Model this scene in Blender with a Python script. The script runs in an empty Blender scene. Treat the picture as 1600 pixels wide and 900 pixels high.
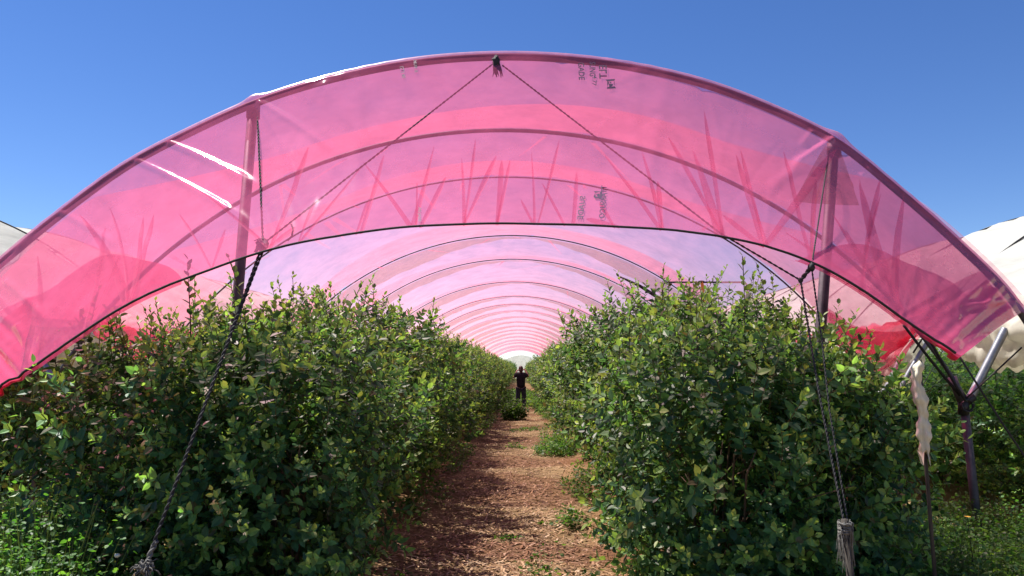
import bpy, bmesh, math, random
import numpy as np
from mathutils import Vector, Matrix, Euler

R = math.radians
random.seed(7)
rng = np.random.default_rng(11)
S = bpy.context.scene
COL = S.collection

# ------------------------------------------------------------------ camera
CAM_Z = 1.65
F_PX = 1200.0
cd = bpy.data.cameras.new("camera")
cd.sensor_width = 36.0
cd.lens = 36.0 * F_PX / 1600.0
cd.clip_start = 0.05
cd.clip_end = 2000.0
cam = bpy.data.objects.new("camera", cd)
COL.objects.link(cam)
cam.location = (0, 0, CAM_Z)
PITCH = math.atan(125.0 / F_PX)
YAW = math.atan(15.0 / F_PX)
cam.rotation_euler = (math.pi / 2 + PITCH, 0, YAW)
S.camera = cam
CR = Euler((math.pi / 2 + PITCH, 0, YAW)).to_matrix()


def P(px, py, d):
    """Real point at distance d (world Y) that shows at photograph pixel px, py."""
    v = CR @ Vector(((px - 800) / F_PX, (450 - py) / F_PX, -1.0))
    k = d / v.y
    return Vector((v.x * k, v.y * k, CAM_Z + v.z * k))


# ------------------------------------------------------------------ sky, sun, exposure
SUN_EL, SUN_AZ = R(62), R(-58)          # azimuth measured from +Y towards +X
to_sun = Vector((math.sin(SUN_AZ) * math.cos(SUN_EL), math.cos(SUN_AZ) * math.cos(SUN_EL), math.sin(SUN_EL)))
W = bpy.data.worlds.new("World")
S.world = W
W.use_nodes = True
wn = W.node_tree.nodes
wl = W.node_tree.links
wn.clear()
sky = wn.new("ShaderNodeTexSky")
sky.sky_type = 'NISHITA'
sky.sun_disc = False
sky.sun_elevation = SUN_EL
sky.sun_rotation = SUN_AZ
sky.air_density = 1.0
sky.dust_density = 0.0
sky.altitude = 1500
sky.ozone_density = 3.0
hs = wn.new("ShaderNodeHueSaturation")
hs.inputs['Saturation'].default_value = 1.22
hs.inputs['Hue'].default_value = 0.512
bg = wn.new("ShaderNodeBackground")
bg.inputs['Strength'].default_value = 0.074
wo = wn.new("ShaderNodeOutputWorld")
wl.new(sky.outputs[0], hs.inputs['Color'])
wl.new(hs.outputs[0], bg.inputs['Color'])
wl.new(bg.outputs[0], wo.inputs['Surface'])
sd = bpy.data.lights.new("sun", 'SUN')
sd.energy = 5.0
sd.angle = R(0.53)
sd.color = (1.0, 0.96, 0.89)
so = bpy.data.objects.new("sun", sd)
COL.objects.link(so)
so.rotation_euler = to_sun.to_track_quat('Z', 'Y').to_euler()
so.location = (0, 0, 40)
S.view_settings.view_transform = 'Standard'
S.view_settings.look = 'None'
S.view_settings.exposure = 1.0
S.view_settings.gamma = 1.0
S.cycles.transparent_max_bounces = 48
S.cycles.max_bounces = 9
S.cycles.diffuse_bounces = 4
S.cycles.caustics_reflective = False
S.cycles.caustics_refractive = False


# ------------------------------------------------------------------ materials
def mat(name):
    m = bpy.data.materials.new(name)
    m.use_nodes = True
    nt = m.node_tree
    nt.nodes.clear()
    out = nt.nodes.new("ShaderNodeOutputMaterial")
    return m, nt, nt.nodes, nt.links, out


def ramp(nt, src, stops):
    r = nt.nodes.new("ShaderNodeValToRGB")
    e = r.color_ramp.elements
    while len(e) < len(stops):
        e.new(0.5)
    for k, (p, c) in enumerate(stops):
        e[k].position = p
        e[k].color = (*c, 1) if len(c) == 3 else c
    nt.links.new(src, r.inputs[0])
    return r.outputs[0]


def noise(nt, scale, detail=4, rough=0.55, vec=None, kind='Object', stretch=None):
    t = nt.nodes.new("ShaderNodeTexCoord")
    n = nt.nodes.new("ShaderNodeTexNoise")
    n.inputs['Scale'].default_value = scale
    n.inputs['Detail'].default_value = detail
    n.inputs['Roughness'].default_value = rough
    src = t.outputs[kind]
    if stretch:
        mp = nt.nodes.new("ShaderNodeMapping")
        mp.inputs['Scale'].default_value = stretch
        nt.links.new(src, mp.inputs[0])
        src = mp.outputs[0]
    nt.links.new(src, n.inputs['Vector'])
    return n.outputs[0]


def bump(nt, src, strength, dist):
    b = nt.nodes.new("ShaderNodeBump")
    b.inputs['Strength'].default_value = strength
    b.inputs['Distance'].default_value = dist
    nt.links.new(src, b.inputs['Height'])
    return b.outputs[0]


def film_mat(name, tint, scatter, lo, hi, gloss=0.05, rough=0.17, trans=0.65, nscale=1.3, stretch=None, bumpd=0.004, graze=0.3):
    """Thin plastic film: tinted see-through + dusty scattering + a clear gloss."""
    m, nt, N, L, out = mat(name)
    tr = N.new("ShaderNodeBsdfTransparent")
    tr.inputs[0].default_value = (*tint, 1)
    tl = N.new("ShaderNodeBsdfTranslucent")
    tl.inputs[0].default_value = (*scatter, 1)
    df = N.new("ShaderNodeBsdfDiffuse")
    df.inputs[0].default_value = (*scatter, 1)
    ms = N.new("ShaderNodeMixShader")
    ms.inputs[0].default_value = trans
    L.new(df.outputs[0], ms.inputs[1])
    L.new(tl.outputs[0], ms.inputs[2])
    n = noise(nt, nscale, 7, 0.62, stretch=stretch)
    n2 = noise(nt, nscale * 3.1, 6, 0.7, stretch=stretch)
    sc_ = ramp(nt, n2, [(0.30, tuple(q * .74 for q in scatter)), (0.62, tuple(min(1, q * 1.04) for q in scatter))])
    L.new(sc_, tl.inputs[0])
    L.new(sc_, df.inputs[0])
    mr = N.new("ShaderNodeMapRange")
    mr.inputs[1].default_value = 0.32
    mr.inputs[2].default_value = 0.70
    mr.inputs[3].default_value = lo
    mr.inputs[4].default_value = hi
    L.new(n, mr.inputs[0])
    lf_ = N.new("ShaderNodeLayerWeight")
    lf_.inputs[0].default_value = 0.5
    pw = N.new("ShaderNodeMath")
    pw.operation = 'POWER'
    pw.inputs[1].default_value = 2.0
    L.new(lf_.outputs['Facing'], pw.inputs[0])
    ad = N.new("ShaderNodeMath")
    ad.operation = 'MULTIPLY_ADD'
    ad.use_clamp = True
    ad.inputs[1].default_value = graze
    L.new(pw.outputs[0], ad.inputs[0])
    L.new(mr.outputs[0], ad.inputs[2])
    mx = N.new("ShaderNodeMixShader")
    L.new(ad.outputs[0], mx.inputs[0])
    L.new(tr.outputs[0], mx.inputs[1])
    L.new(ms.outputs[0], mx.inputs[2])
    gl = N.new("ShaderNodeBsdfGlossy")
    gl.inputs['Roughness'].default_value = rough
    bn = bump(nt, noise(nt, 9, 3, 0.5), 0.35, bumpd)
    L.new(bn, gl.inputs['Normal'])
    lw = N.new("ShaderNodeLayerWeight")
    lw.inputs[0].default_value = 0.18
    mm = N.new("ShaderNodeMath")
    mm.operation = 'MULTIPLY_ADD'
    mm.inputs[1].default_value = 0.06
    mm.inputs[2].default_value = gloss
    L.new(lw.outputs['Fresnel'], mm.inputs[0])
    mg = N.new("ShaderNodeMixShader")
    L.new(mm.outputs[0], mg.inputs[0])
    L.new(mx.outputs[0], mg.inputs[1])
    L.new(gl.outputs[0], mg.inputs[2])
    L.new(mg.outputs[0], out.inputs[0])
    return m


def plain(name, c1, c2, rough=0.6, scale=8, metal=0.0, bumpd=0.0, stretch=None, spec=0.5):
    m, nt, N, L, out = mat(name)
    b = N.new("ShaderNodeBsdfPrincipled")
    n = noise(nt, scale, 5, 0.6, stretch=stretch)
    L.new(ramp(nt, n, [(0.3, c1), (0.7, c2)]), b.inputs['Base Color'])
    b.inputs['Roughness'].default_value = rough
    b.inputs['Metallic'].default_value = metal
    b.inputs['Specular IOR Level'].default_value = spec
    if bumpd:
        L.new(bump(nt, n, 0.8, bumpd), b.inputs['Normal'])
    L.new(b.outputs[0], out.inputs[0])
    return m


def leaf_mat(name, gloss=0.45, trans=0.36, gain=1.0):
    m, nt, N, L, out = mat(name)
    a = N.new("ShaderNodeAttribute")
    a.attribute_name = "col"
    n = noise(nt, 40, 2)
    mixc = N.new("ShaderNodeMixRGB")
    mixc.blend_type = 'MULTIPLY'
    mixc.inputs[0].default_value = 0.5
    L.new(a.outputs['Color'], mixc.inputs[1])
    L.new(ramp(nt, n, [(0.3, (0.6 * gain,) * 3), (0.7, (1.25 * gain,) * 3)]), mixc.inputs[2])
    b = N.new("ShaderNodeBsdfPrincipled")
    L.new(mixc.outputs[0], b.inputs['Base Color'])
    b.inputs['Roughness'].default_value = gloss
    b.inputs['Specular IOR Level'].default_value = 0.38
    t = N.new("ShaderNodeBsdfTranslucent")
    tc = N.new("ShaderNodeMixRGB")
    tc.blend_type = 'MULTIPLY'
    tc.inputs[0].default_value = 1.0
    tc.inputs[2].default_value = (2.0, 2.1, 0.9, 1)
    L.new(mixc.outputs[0], tc.inputs[1])
    L.new(tc.outputs[0], t.inputs[0])
    ms = N.new("ShaderNodeMixShader")
    ms.inputs[0].default_value = trans
    L.new(b.outputs[0], ms.inputs[1])
    L.new(t.outputs[0], ms.inputs[2])
    L.new(ms.outputs[0], out.inputs[0])
    return m


M = {}
M['roof'] = film_mat('pink_roof_film', (0.98, 0.82, 0.85), (0.96, 0.36, 0.46), 0.13, 0.24, gloss=0.012, rough=0.3, nscale=0.9, trans=0.75, graze=0.38)
M['overlap'] = film_mat('pink_overlap_film', (0.99, 0.85, 0.89), (0.96, 0.38, 0.50), 0.18, 0.34, gloss=0.012, rough=0.3, nscale=1.1, trans=0.75)
M['band'] = film_mat('brown_hoop_band', (0.92, 0.80, 0.80), (0.52, 0.34, 0.32), 0.14, 0.34, gloss=0.03, rough=0.35, nscale=3)
M['hem'] = film_mat('folded_hem_rim_shine', (0.97, 0.66, 0.78), (0.97, 0.50, 0.64), 0.18, 0.36, gloss=0.09, rough=0.30, nscale=6)  # folded film; its paler colour also paints in the rim highlight
M['double'] = film_mat('pink_doubled_film', (0.96, 0.50, 0.62), (0.98, 0.14, 0.28), 0.26, 0.46, gloss=0.012, rough=0.2, trans=0.15, nscale=4)
M['bunch'] = film_mat('bunched_pink_film', (0.95, 0.20, 0.30), (1.0, 0.14, 0.25), 0.55, 0.78, gloss=0.012, rough=0.13, trans=0.15, nscale=3)
M['valance'] = film_mat('pink_front_film', (0.98, 0.63, 0.73), (1.0, 0.18, 0.33), 0.19, 0.44, gloss=0.065, rough=0.085, trans=0.08, nscale=1.1)
M['pleat'] = film_mat('pink_pleat_film', (0.97, 0.62, 0.71), (0.96, 0.16, 0.30), 0.14, 0.32, gloss=0.0, rough=0.6, trans=0.15, nscale=4)
M['roll'] = film_mat('red_gathered_film', (0.96, 0.52, 0.60), (0.95, 0.24, 0.34), 0.20, 0.48, gloss=0.03, rough=0.25, nscale=6, trans=0.55)
M['white_film'] = film_mat('white_film', (0.95, 0.97, 0.96), (0.80, 0.80, 0.75), 0.86, 0.97, gloss=0.02, rough=0.35, trans=0.55, nscale=0.7, stretch=(1, 0.4, 3), bumpd=0.01)
M['stain'] = film_mat('stained_brown_film', (0.90, 0.74, 0.64), (0.45, 0.24, 0.18), 0.05, 0.40, gloss=0.01, rough=0.3, nscale=9)
M['far_film'] = film_mat('pale_far_film', (0.95, 0.97, 0.96), (0.68, 0.70, 0.66), 0.9, 0.97, gloss=0.0, rough=0.4, trans=0.7, nscale=0.7)
M['cream_film'] = film_mat('cream_film', (0.95, 0.92, 0.85), (0.86, 0.82, 0.70), 0.85, 0.96, gloss=0.02, rough=0.4, trans=0.5, nscale=2)
M['steel'] = plain('dark_steel', (0.055, 0.05, 0.06), (0.13, 0.12, 0.14), 0.6, 14, 0.3, 0.001)
M['galv'] = plain('grey_galvanised_steel', (0.22, 0.22, 0.24), (0.36, 0.36, 0.38), 0.42, 18, 0.6, 0.001)
M['black_rope'] = plain('black_rope', (0.010, 0.009, 0.011), (0.03, 0.027, 0.03), 0.8, 60, 0, 0.002)
M['grey_rope'] = plain('frayed_grey_rope', (0.06, 0.056, 0.052), (0.20, 0.19, 0.175), 0.9, 60, 0, 0.003)
M['black_hose'] = plain('black_hose', (0.015, 0.014, 0.017), (0.035, 0.03, 0.035), 0.5, 20)
M['wood'] = plain('weathered_wood', (0.06, 0.045, 0.035), (0.15, 0.12, 0.09), 0.85, 12, 0, 0.004, stretch=(6, 6, 0.6))
M['dark_wood'] = plain('dark_weathered_wood', (0.02, 0.016, 0.013), (0.07, 0.058, 0.048), 0.9, 12, 0, 0.004, stretch=(6, 6, 0.6))
M['cane'] = plain('woody_cane', (0.055, 0.035, 0.022), (0.14, 0.09, 0.055), 0.8, 25, 0, 0.002)
M['cloth'] = plain('cream_cloth', (0.52, 0.46, 0.32), (0.75, 0.70, 0.55), 0.85, 14, 0, 0.004, stretch=(3, 3, 0.5))
M['orange'] = plain('orange_ribbon', (0.75, 0.28, 0.04), (0.85, 0.40, 0.08), 0.6, 10)
M['pale_ribbon'] = plain('pale_ribbon', (0.7, 0.55, 0.35), (0.8, 0.74, 0.6), 0.6, 10)
M['ink'] = plain('faded_ink', (0.05, 0.02, 0.06), (0.12, 0.045, 0.11), 0.6, 70)
M['skin'] = plain('skin', (0.42, 0.24, 0.17), (0.50, 0.30, 0.22), 0.55, 12)
M['shirt'] = plain('black_cotton', (0.008, 0.008, 0.011), (0.016, 0.016, 0.02), 0.9, 20)
M['denim'] = plain('dark_denim', (0.022, 0.032, 0.058), (0.04, 0.054, 0.09), 0.85, 40)
M['hair'] = plain('brown_hair', (0.03, 0.016, 0.010), (0.07, 0.035, 0.02), 0.5, 30)
M['shoe'] = plain('dark_shoe', (0.02, 0.02, 0.02), (0.05, 0.05, 0.05), 0.6, 20)
M['phone'] = plain('black_plastic', (0.01, 0.01, 0.01), (0.02, 0.02, 0.02), 0.3, 20)
M['leaf'] = leaf_mat('blueberry_leaf')
M['weed'] = leaf_mat('weed_leaf', 0.5, 0.42)
M['seed'] = plain('pale_seed_head', (0.55, 0.5, 0.4), (0.75, 0.7, 0.6), 0.9, 40)
M['yellow'] = plain('yellow_petal', (0.75, 0.45, 0.03), (0.85, 0.6, 0.06), 0.6, 20)
M['straw'] = leaf_mat('straw_chip', 0.8, 0.05)


def soil_mat(name, mulch):
    m, nt, N, L, out = mat(name)
    b = N.new("ShaderNodeBsdfPrincipled")
    n1 = noise(nt, 1.1, 6, 0.6)
    n2 = noise(nt, 28, 6, 0.7)
    if mulch:
        c1 = ramp(nt, n1, [(0.36, (0.205, 0.155, 0.072)), (0.62, (0.335, 0.27, 0.14))])
    else:
        c1 = ramp(nt, n1, [(0.36, (0.23, 0.155, 0.070)), (0.62, (0.33, 0.24, 0.12))])
    c2 = ramp(nt, n2, [(0.32, (0.35, 0.33, 0.31)), (0.72, (1.2, 1.15, 1.1))])
    mx = N.new("ShaderNodeMixRGB")
    mx.blend_type = 'MULTIPLY'
    mx.inputs[0].default_value = 0.85 if mulch else 0.6
    L.new(c1, mx.inputs[1])
    L.new(c2, mx.inputs[2])
    L.new(mx.outputs[0], b.inputs['Base Color'])
    b.inputs['Roughness'].default_value = 0.95
    b.inputs['Specular IOR Level'].default_value = 0.15
    L.new(bump(nt, n2, 0.9, 0.02), b.inputs['Normal'])
    L.new(b.outputs[0], out.inputs[0])
    return m


M['soil'] = soil_mat('orange_soil', False)
M['mulch'] = soil_mat('mulched_soil', True)


# ------------------------------------------------------------------ helpers
def props(o, label=None, cat=None, group=None, kind=None):
    if label:
        o['label'] = label
    if cat:
        o['category'] = cat
    if group:
        o['group'] = group
    if kind:
        o['kind'] = kind
    return o


def thing(name, label, cat, loc=(0, 0, 0), group=None):
    o = bpy.data.objects.new(name, None)
    o.empty_display_size = 0.2
    COL.objects.link(o)
    o.location = loc
    return props(o, label, cat, group)


def put(name, me, parent=None, m=None):
    o = bpy.data.objects.new(name, me)
    COL.objects.link(o)
    if m:
        me.materials.clear()
        me.materials.append(m)
    if parent:
        o.parent = parent
    return o


def np_mesh(name, verts, faces, m=None, cols=None, smooth=False):
    """faces: (n,k) int array of equal-sized faces."""
    verts = np.asarray(verts, dtype=np.float32)
    faces = np.asarray(faces, dtype=np.int32)
    me = bpy.data.meshes.new(name)
    k = faces.shape[1]
    me.vertices.add(len(verts))
    me.vertices.foreach_set('co', verts.ravel())
    me.loops.add(faces.size)
    me.loops.foreach_set('vertex_index', faces.ravel())
    me.polygons.add(len(faces))
    me.polygons.foreach_set('loop_start', np.arange(0, faces.size, k, dtype=np.int32))
    me.polygons.foreach_set('use_smooth', np.full(len(faces), smooth, dtype=bool))
    me.update(calc_edges=True)
    if cols is not None:
        at = me.attributes.new('col', 'FLOAT_COLOR', 'POINT')
        c = np.ones((len(verts), 4), dtype=np.float32)
        c[:, :3] = cols
        at.data.foreach_set('color', c.ravel())
    if m:
        me.materials.append(m)
    return me


class MB:
    """Collects quads (numpy) into one mesh."""

    def __init__(self):
        self.v, self.f, self.n = [], [], 0

    def add(self, v, f):
        v = np.asarray(v, dtype=np.float64)
        f = np.asarray(f, dtype=np.int64)
        self.v.append(v)
        self.f.append(f + self.n)
        self.n += len(v)

    def tube(self, pts, r, sides=8, cap=True):
        pts = [Vector(p) for p in pts]
        n = len(pts)
        rr = r if hasattr(r, '__len__') else [r] * n
        vs = []
        up = None
        for i, p in enumerate(pts):
            t = (pts[min(i + 1, n - 1)] - pts[max(i - 1, 0)]).normalized()
            if up is None:
                up = Vector((0, 0, 1)) if abs(t.z) < 0.9 else Vector((1, 0, 0))
            a = (up - t * up.dot(t)).normalized()
            b = t.cross(a)
            up = a
            for s in range(sides):
                w = 2 * math.pi * s / sides
                vs.append(p + (a * math.cos(w) + b * math.sin(w)) * rr[i])
        f = []
        for i in range(n - 1):
            for s in range(sides):
                s2 = (s + 1) % sides
                f.append((i * sides + s, i * sides + s2, (i + 1) * sides + s2, (i + 1) * sides + s))
        nv = len(vs)
        if cap:
            vs += [pts[0], pts[-1]]
            for s in range(0, sides, 2):
                f.append((nv, (s + 2) % sides, (s + 1) % sides, s))
                o = (n - 1) * sides
                f.append((nv + 1, o + s, o + (s + 1) % sides, o + (s + 2) % sides))
        self.add([tuple(v) for v in vs], f)
        return self

    def twisted(self, pts, r, turns_per_m=14, strands=2, sides=5):
        pts = resample([Vector(p) for p in pts], 0.012)
        tot = 0
        ph = [0.0]
        for i in range(1, len(pts)):
            tot += (pts[i] - pts[i - 1]).length
            ph.append(tot * turns_per_m * 2 * math.pi)
        for k in range(strands):
            q = []
            for i, p in enumerate(pts):
                t = (pts[min(i + 1, len(pts) - 1)] - pts[max(i - 1, 0)]).normalized()
                a = (Vector((1, 0, 0)) - t * t.x).normalized()
                b = t.cross(a)
                w = ph[i] + 2 * math.pi * k / strands
                q.append(p + (a * math.cos(w) + b * math.sin(w)) * r * 0.55)
            self.tube(q, r * 0.62, sides)
        return self

    def grid(self, V):
        """V: (a,b,3) array."""
        a, b = V.shape[:2]
        i = np.arange(a * b).reshape(a, b)
        f = np.stack([i[:-1, :-1], i[1:, :-1], i[1:, 1:], i[:-1, 1:]], -1).reshape(-1, 4)
        self.add(V.reshape(-1, 3), f)
        return self

    def box(self, c, s, rot=None):
        c = Vector(c)
        vs = []
        for x in (-1, 1):
            for y in (-1, 1):
                for z in (-1, 1):
                    p = Vector((x * s[0] / 2, y * s[1] / 2, z * s[2] / 2))
                    if rot:
                        p = rot @ p
                    vs.append(tuple(c + p))
        self.add(vs, [(0, 1, 3, 2), (4, 6, 7, 5), (0, 4, 5, 1), (2, 3, 7, 6), (0, 2, 6, 4), (1, 5, 7, 3)])
        return self

    def blob(self, c, r, seed=0, n=10, rough=0.25):
        rs = np.random.default_rng(seed)
        V = np.zeros((n + 1, n * 2 + 1, 3))
        pj = rs.normal(size=(6, 3)) * 3
        for i in range(n + 1):
            for j in range(n * 2 + 1):
                a, b = math.pi * i / n, math.pi * (j % (n * 2)) / n
                d = np.array([math.sin(a) * math.cos(b), math.sin(a) * math.sin(b), math.cos(a)])
                q = 1 + rough * np.mean(np.sin(pj @ d * 1.5))
                V[i, j] = np.array(c) + d * np.array(r) * q
        return self.grid(V)

    def mesh(self, name, m=None, smooth=True):
        return np_mesh(name, np.concatenate(self.v), np.concatenate(self.f), m, smooth=smooth)

    def build(self, name, m, parent=None, smooth=True):
        return put(name, self.mesh(name, m, smooth), parent)


def resample(pts, step):
    out = [pts[0]]
    for a, b in zip(pts[:-1], pts[1:]):
        n = max(1, int((b - a).length / step))
        out += [a.lerp(b, k / n) for k in range(1, n + 1)]
    return out


def smooth_curve(pts, n):
    """Catmull-Rom through pts, n samples (numpy, k dims)."""
    p = np.asarray(pts, dtype=float)
    seg = np.linalg.norm(np.diff(p, axis=0), axis=1)
    s = np.concatenate([[0], np.cumsum(seg)])
    s /= s[-1]
    t = np.linspace(0, 1, n)
    k = np.clip(np.searchsorted(s, t, side='right') - 1, 0, len(p) - 2)
    m = np.gradient(p, s, axis=0)
    h = (s[k + 1] - s[k])[:, None]
    x = ((t - s[k])[:, None]) / h
    return ((2 * x**3 - 3 * x**2 + 1) * p[k] + (x**3 - 2 * x**2 + x) * h * m[k]
            + (-2 * x**3 + 3 * x**2) * p[k + 1] + (x**3 - x**2) * h * m[k + 1])


def vnoise(x, y, seed=0):
    rs = np.random.default_rng(seed)
    out = 0
    for k in range(7):
        a = rs.normal(size=2) * (1.2 ** k)
        out = out + np.sin(a[0] * x + a[1] * y + rs.uniform(0, 6.28)) / (1.12 ** k)
    return out / 4.0


# ------------------------------------------------------------------ ground and path
X0 = -0.18                    # middle of the pink tunnel
ROW_L, ROW_R = -2.02, 1.80    # the two planted ridges


def ground_h(x, y):
    x = np.asarray(x, dtype=float)
    y = np.asarray(y, dtype=float)
    h = np.zeros(np.broadcast(x, y).shape)
    for c in (ROW_L, ROW_R, ROW_L - 8.1, ROW_R - 8.1, ROW_L + 8.1, ROW_R + 8.1):
        h = h + 0.15 * np.exp(-((x - c) / 0.75) ** 2)
    h = h * (y < 130)
    near = np.exp(-((x / 30) ** 2)) * np.exp(-((y - 20) / 60) ** 2)
    return h + near * (0.035 * vnoise(x * 1.7, y * 1.1, 3) + 0.015 * vnoise(x * 5, y * 5, 5))


xs = np.concatenate([[-900, -300, -100, -40, -20], np.arange(-13, 13.01, 0.16), [20, 40, 100, 300, 900]])
ys = np.concatenate([[-300, -60, -15, -4, 0], np.arange(2.5, 20, 0.2), np.arange(20, 70, 0.8), np.arange(70, 140, 4), [180, 300, 600, 1500]])
gx, gy = np.meshgrid(xs, ys, indexing='ij')
b = MB()
b.grid(np.stack([gx, gy, ground_h(gx, gy)], -1))
g = b.build('ground', M['soil'])
props(g, kind='structure')

ys = np.concatenate([np.arange(2.5, 22, 0.14), np.arange(22, 128, 0.8)])
us = np.linspace(0, 1, 26)
el = -1.16 + 0.16 * vnoise(ys * 1.3, ys * 0.4, 8)
er = 0.70 + 0.16 * vnoise(ys * 1.1, ys * 0.5, 9)
px_ = el[:, None] + (er - el)[:, None] * us[None, :]
py_ = np.repeat(ys[:, None], 26, 1)
pz_ = ground_h(px_, py_) + 0.006 + 0.012 * np.sin(us * math.pi)[None, :]
b = MB()
b.grid(np.stack([px_, py_, pz_], -1))
p = b.build('path', M['mulch'])
props(p, kind='structure')

# chips and straw lying on the path
n = 30000
yy = 5.2 + 30 * rng.random(n) ** 1.9
xx = np.clip(rng.normal(-0.22, 0.55, n), -1.6, 1.1)
ll = rng.gamma(2.2, 0.022, n) + 0.015
ww = rng.uniform(0.003, 0.010, n)
big = rng.random(n) < 0.02
ll[big] *= 2.6
an = rng.uniform(0, math.pi, n)
dx, dy = np.cos(an), np.sin(an)
zz = ground_h(xx, yy) + 0.014 + rng.random(n) * 0.016
tilt = rng.normal(0, 0.18, n) * ll * 0.5
bend = rng.normal(0, 0.10, n) * ll
V = np.zeros((n, 6, 3))
for k, (a, s) in enumerate([(-1, -1), (-1, 1), (0, -1), (0, 1), (1, -1), (1, 1)]):
    o = bend if a == 0 else 0
    V[:, k, 0] = xx + dx * ll * a * 0.5 - dy * (ww * s + o)
    V[:, k, 1] = yy + dy * ll * a * 0.5 + dx * (ww * s + o)
    V[:, k, 2] = zz + tilt * a + (0.004 if a == 0 else 0)
F = (np.arange(n)[:, None, None] * 6 + np.array([[0, 2, 3, 1], [2, 4, 5, 3]])[None]).reshape(-1, 4)
pal = np.array([[0.28, 0.19, 0.09], [0.40, 0.30, 0.17], [0.17, 0.105, 0.05], [0.50, 0.41, 0.26], [0.11, 0.07, 0.04]])
c = 1.15 * pal[rng.choice(5, n, p=[.33, .24, .22, .08, .13])] * rng.uniform(0.75, 1.2, (n, 1))
o = put('straw_mulch', np_mesh('straw_mulch', V.reshape(-1, 3), F, M['straw'], np.repeat(c, 6, 0)))
props(o, 'brown straw and wood chips littering the bare soil path', 'mulch', kind='stuff')

# ------------------------------------------------------------------ the pink tunnel
RAD = 4.53
APEX = 3.77
ZC = APEX - RAD
HALF = R(62)
EAVE = R(51.5)
D1, D2, D3 = 5.15, 6.70, 8.40
HOOPS = [D1, D2, D3, 12.2, 14.9, 18.9, 22.7, 25.6, 28.6, 32, 35.5, 39, 43, 47, 52, 58, 64, 73, 84]


def arc(a, x0=X0, r=RAD, zc=ZC):
    return np.stack([x0 + r * np.sin(a), zc + r * np.cos(a)], -1)


tunnel = thing('pink_tunnel', 'long open-fronted tunnel of steel hoops under translucent pink film, over the dirt path', 'polytunnel', (X0, D1, 0))


def tput(name, mb, m, parent=tunnel, smooth=True):
    me = mb.mesh(name, m, smooth)
    o = put(name, me, parent)
    if parent is tunnel:
        o.matrix_parent_inverse = Matrix.Translation(-tunnel.location)
    return o


# first hoop as it stands (slightly uneven), upper film line in photograph pixels
UP = [(-120, 520), (-60, 460), (0, 408), (95, 330), (208, 249), (300, 201), (400, 156), (530, 116), (650, 93), (775, 84), (900, 89), (1000, 103),
      (1100, 127), (1200, 164), (1305, 216), (1400, 291), (1500, 380), (1570, 450), (1598, 487)]
LO = [(-150, 690), (-60, 640), (0, 603), (45, 577), (120, 526), (200, 476), (330, 421), (440, 385), (530, 368), (640, 355), (740, 350), (850, 350),
      (950, 353), (1060, 361), (1130, 370), (1200, 385), (1270, 410), (1350, 455), (1410, 497), (1460, 530), (1502, 556)]
h1 = [P(x, y + 5, D1) for x, y in UP]
h1s = [Vector(v) for v in smooth_curve([tuple(v) for v in h1], 90)]
lf = [Vector((h1s[0].x - 0.25, D1, h1s[0].z - 0.42)), Vector((-4.35, D1, 1.2)), Vector((-4.38, D1, 0.0))]
rt = [Vector((h1s[-1].x + 0.25, D1, h1s[-1].z - 0.42)), Vector((3.98, D1, 1.2)), Vector((4.0, D1, 0.0))]
b = MB()
b.tube([lf[2], lf[1], lf[0]] + h1s + [rt[0], rt[1], rt[2]], 0.026, 10)
tput('hoop', b, M['steel'])
# the other hoops
for k, d in enumerate(HOOPS[1:]):
    a = np.linspace(-HALF, HALF, 64)
    q = arc(a)
    pts = [Vector((x, d, z)) for x, z in q]
    pts = [Vector((pts[0].x - 0.04, d, 0.0))] + pts
    if d == D2:        # on the right this hoop ends in the clamp of a shared post
        pts = pts
    else:
        pts = pts + [Vector((pts[-1].x + 0.04, d, 0.0))]
    b = MB()
    b.tube(pts, 0.019 if d < 8 else 0.0095, 8)
    tput('hoop', b, M['steel'])

# upright posts under the first hoop
for (x1, y1, x2, y2) in ((396, 165, 352, 700), (1303, 226, 1268, 720)):
    a_, b_ = P(x1, y1, D1 + 0.05), P(x2, y2, D1 + 0.05)
    t = (a_.z + 0.0) / (a_.z - b_.z)
    foot = a_.lerp(b_, t)
    b = MB()
    b.tube([a_, foot], 0.036, 12)
    b.tube([a_ + Vector((0, 0, 0.012)), a_ - Vector((0, 0, 0.09))], 0.046, 12)
    tput('support_post', b, M['steel'])

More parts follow.
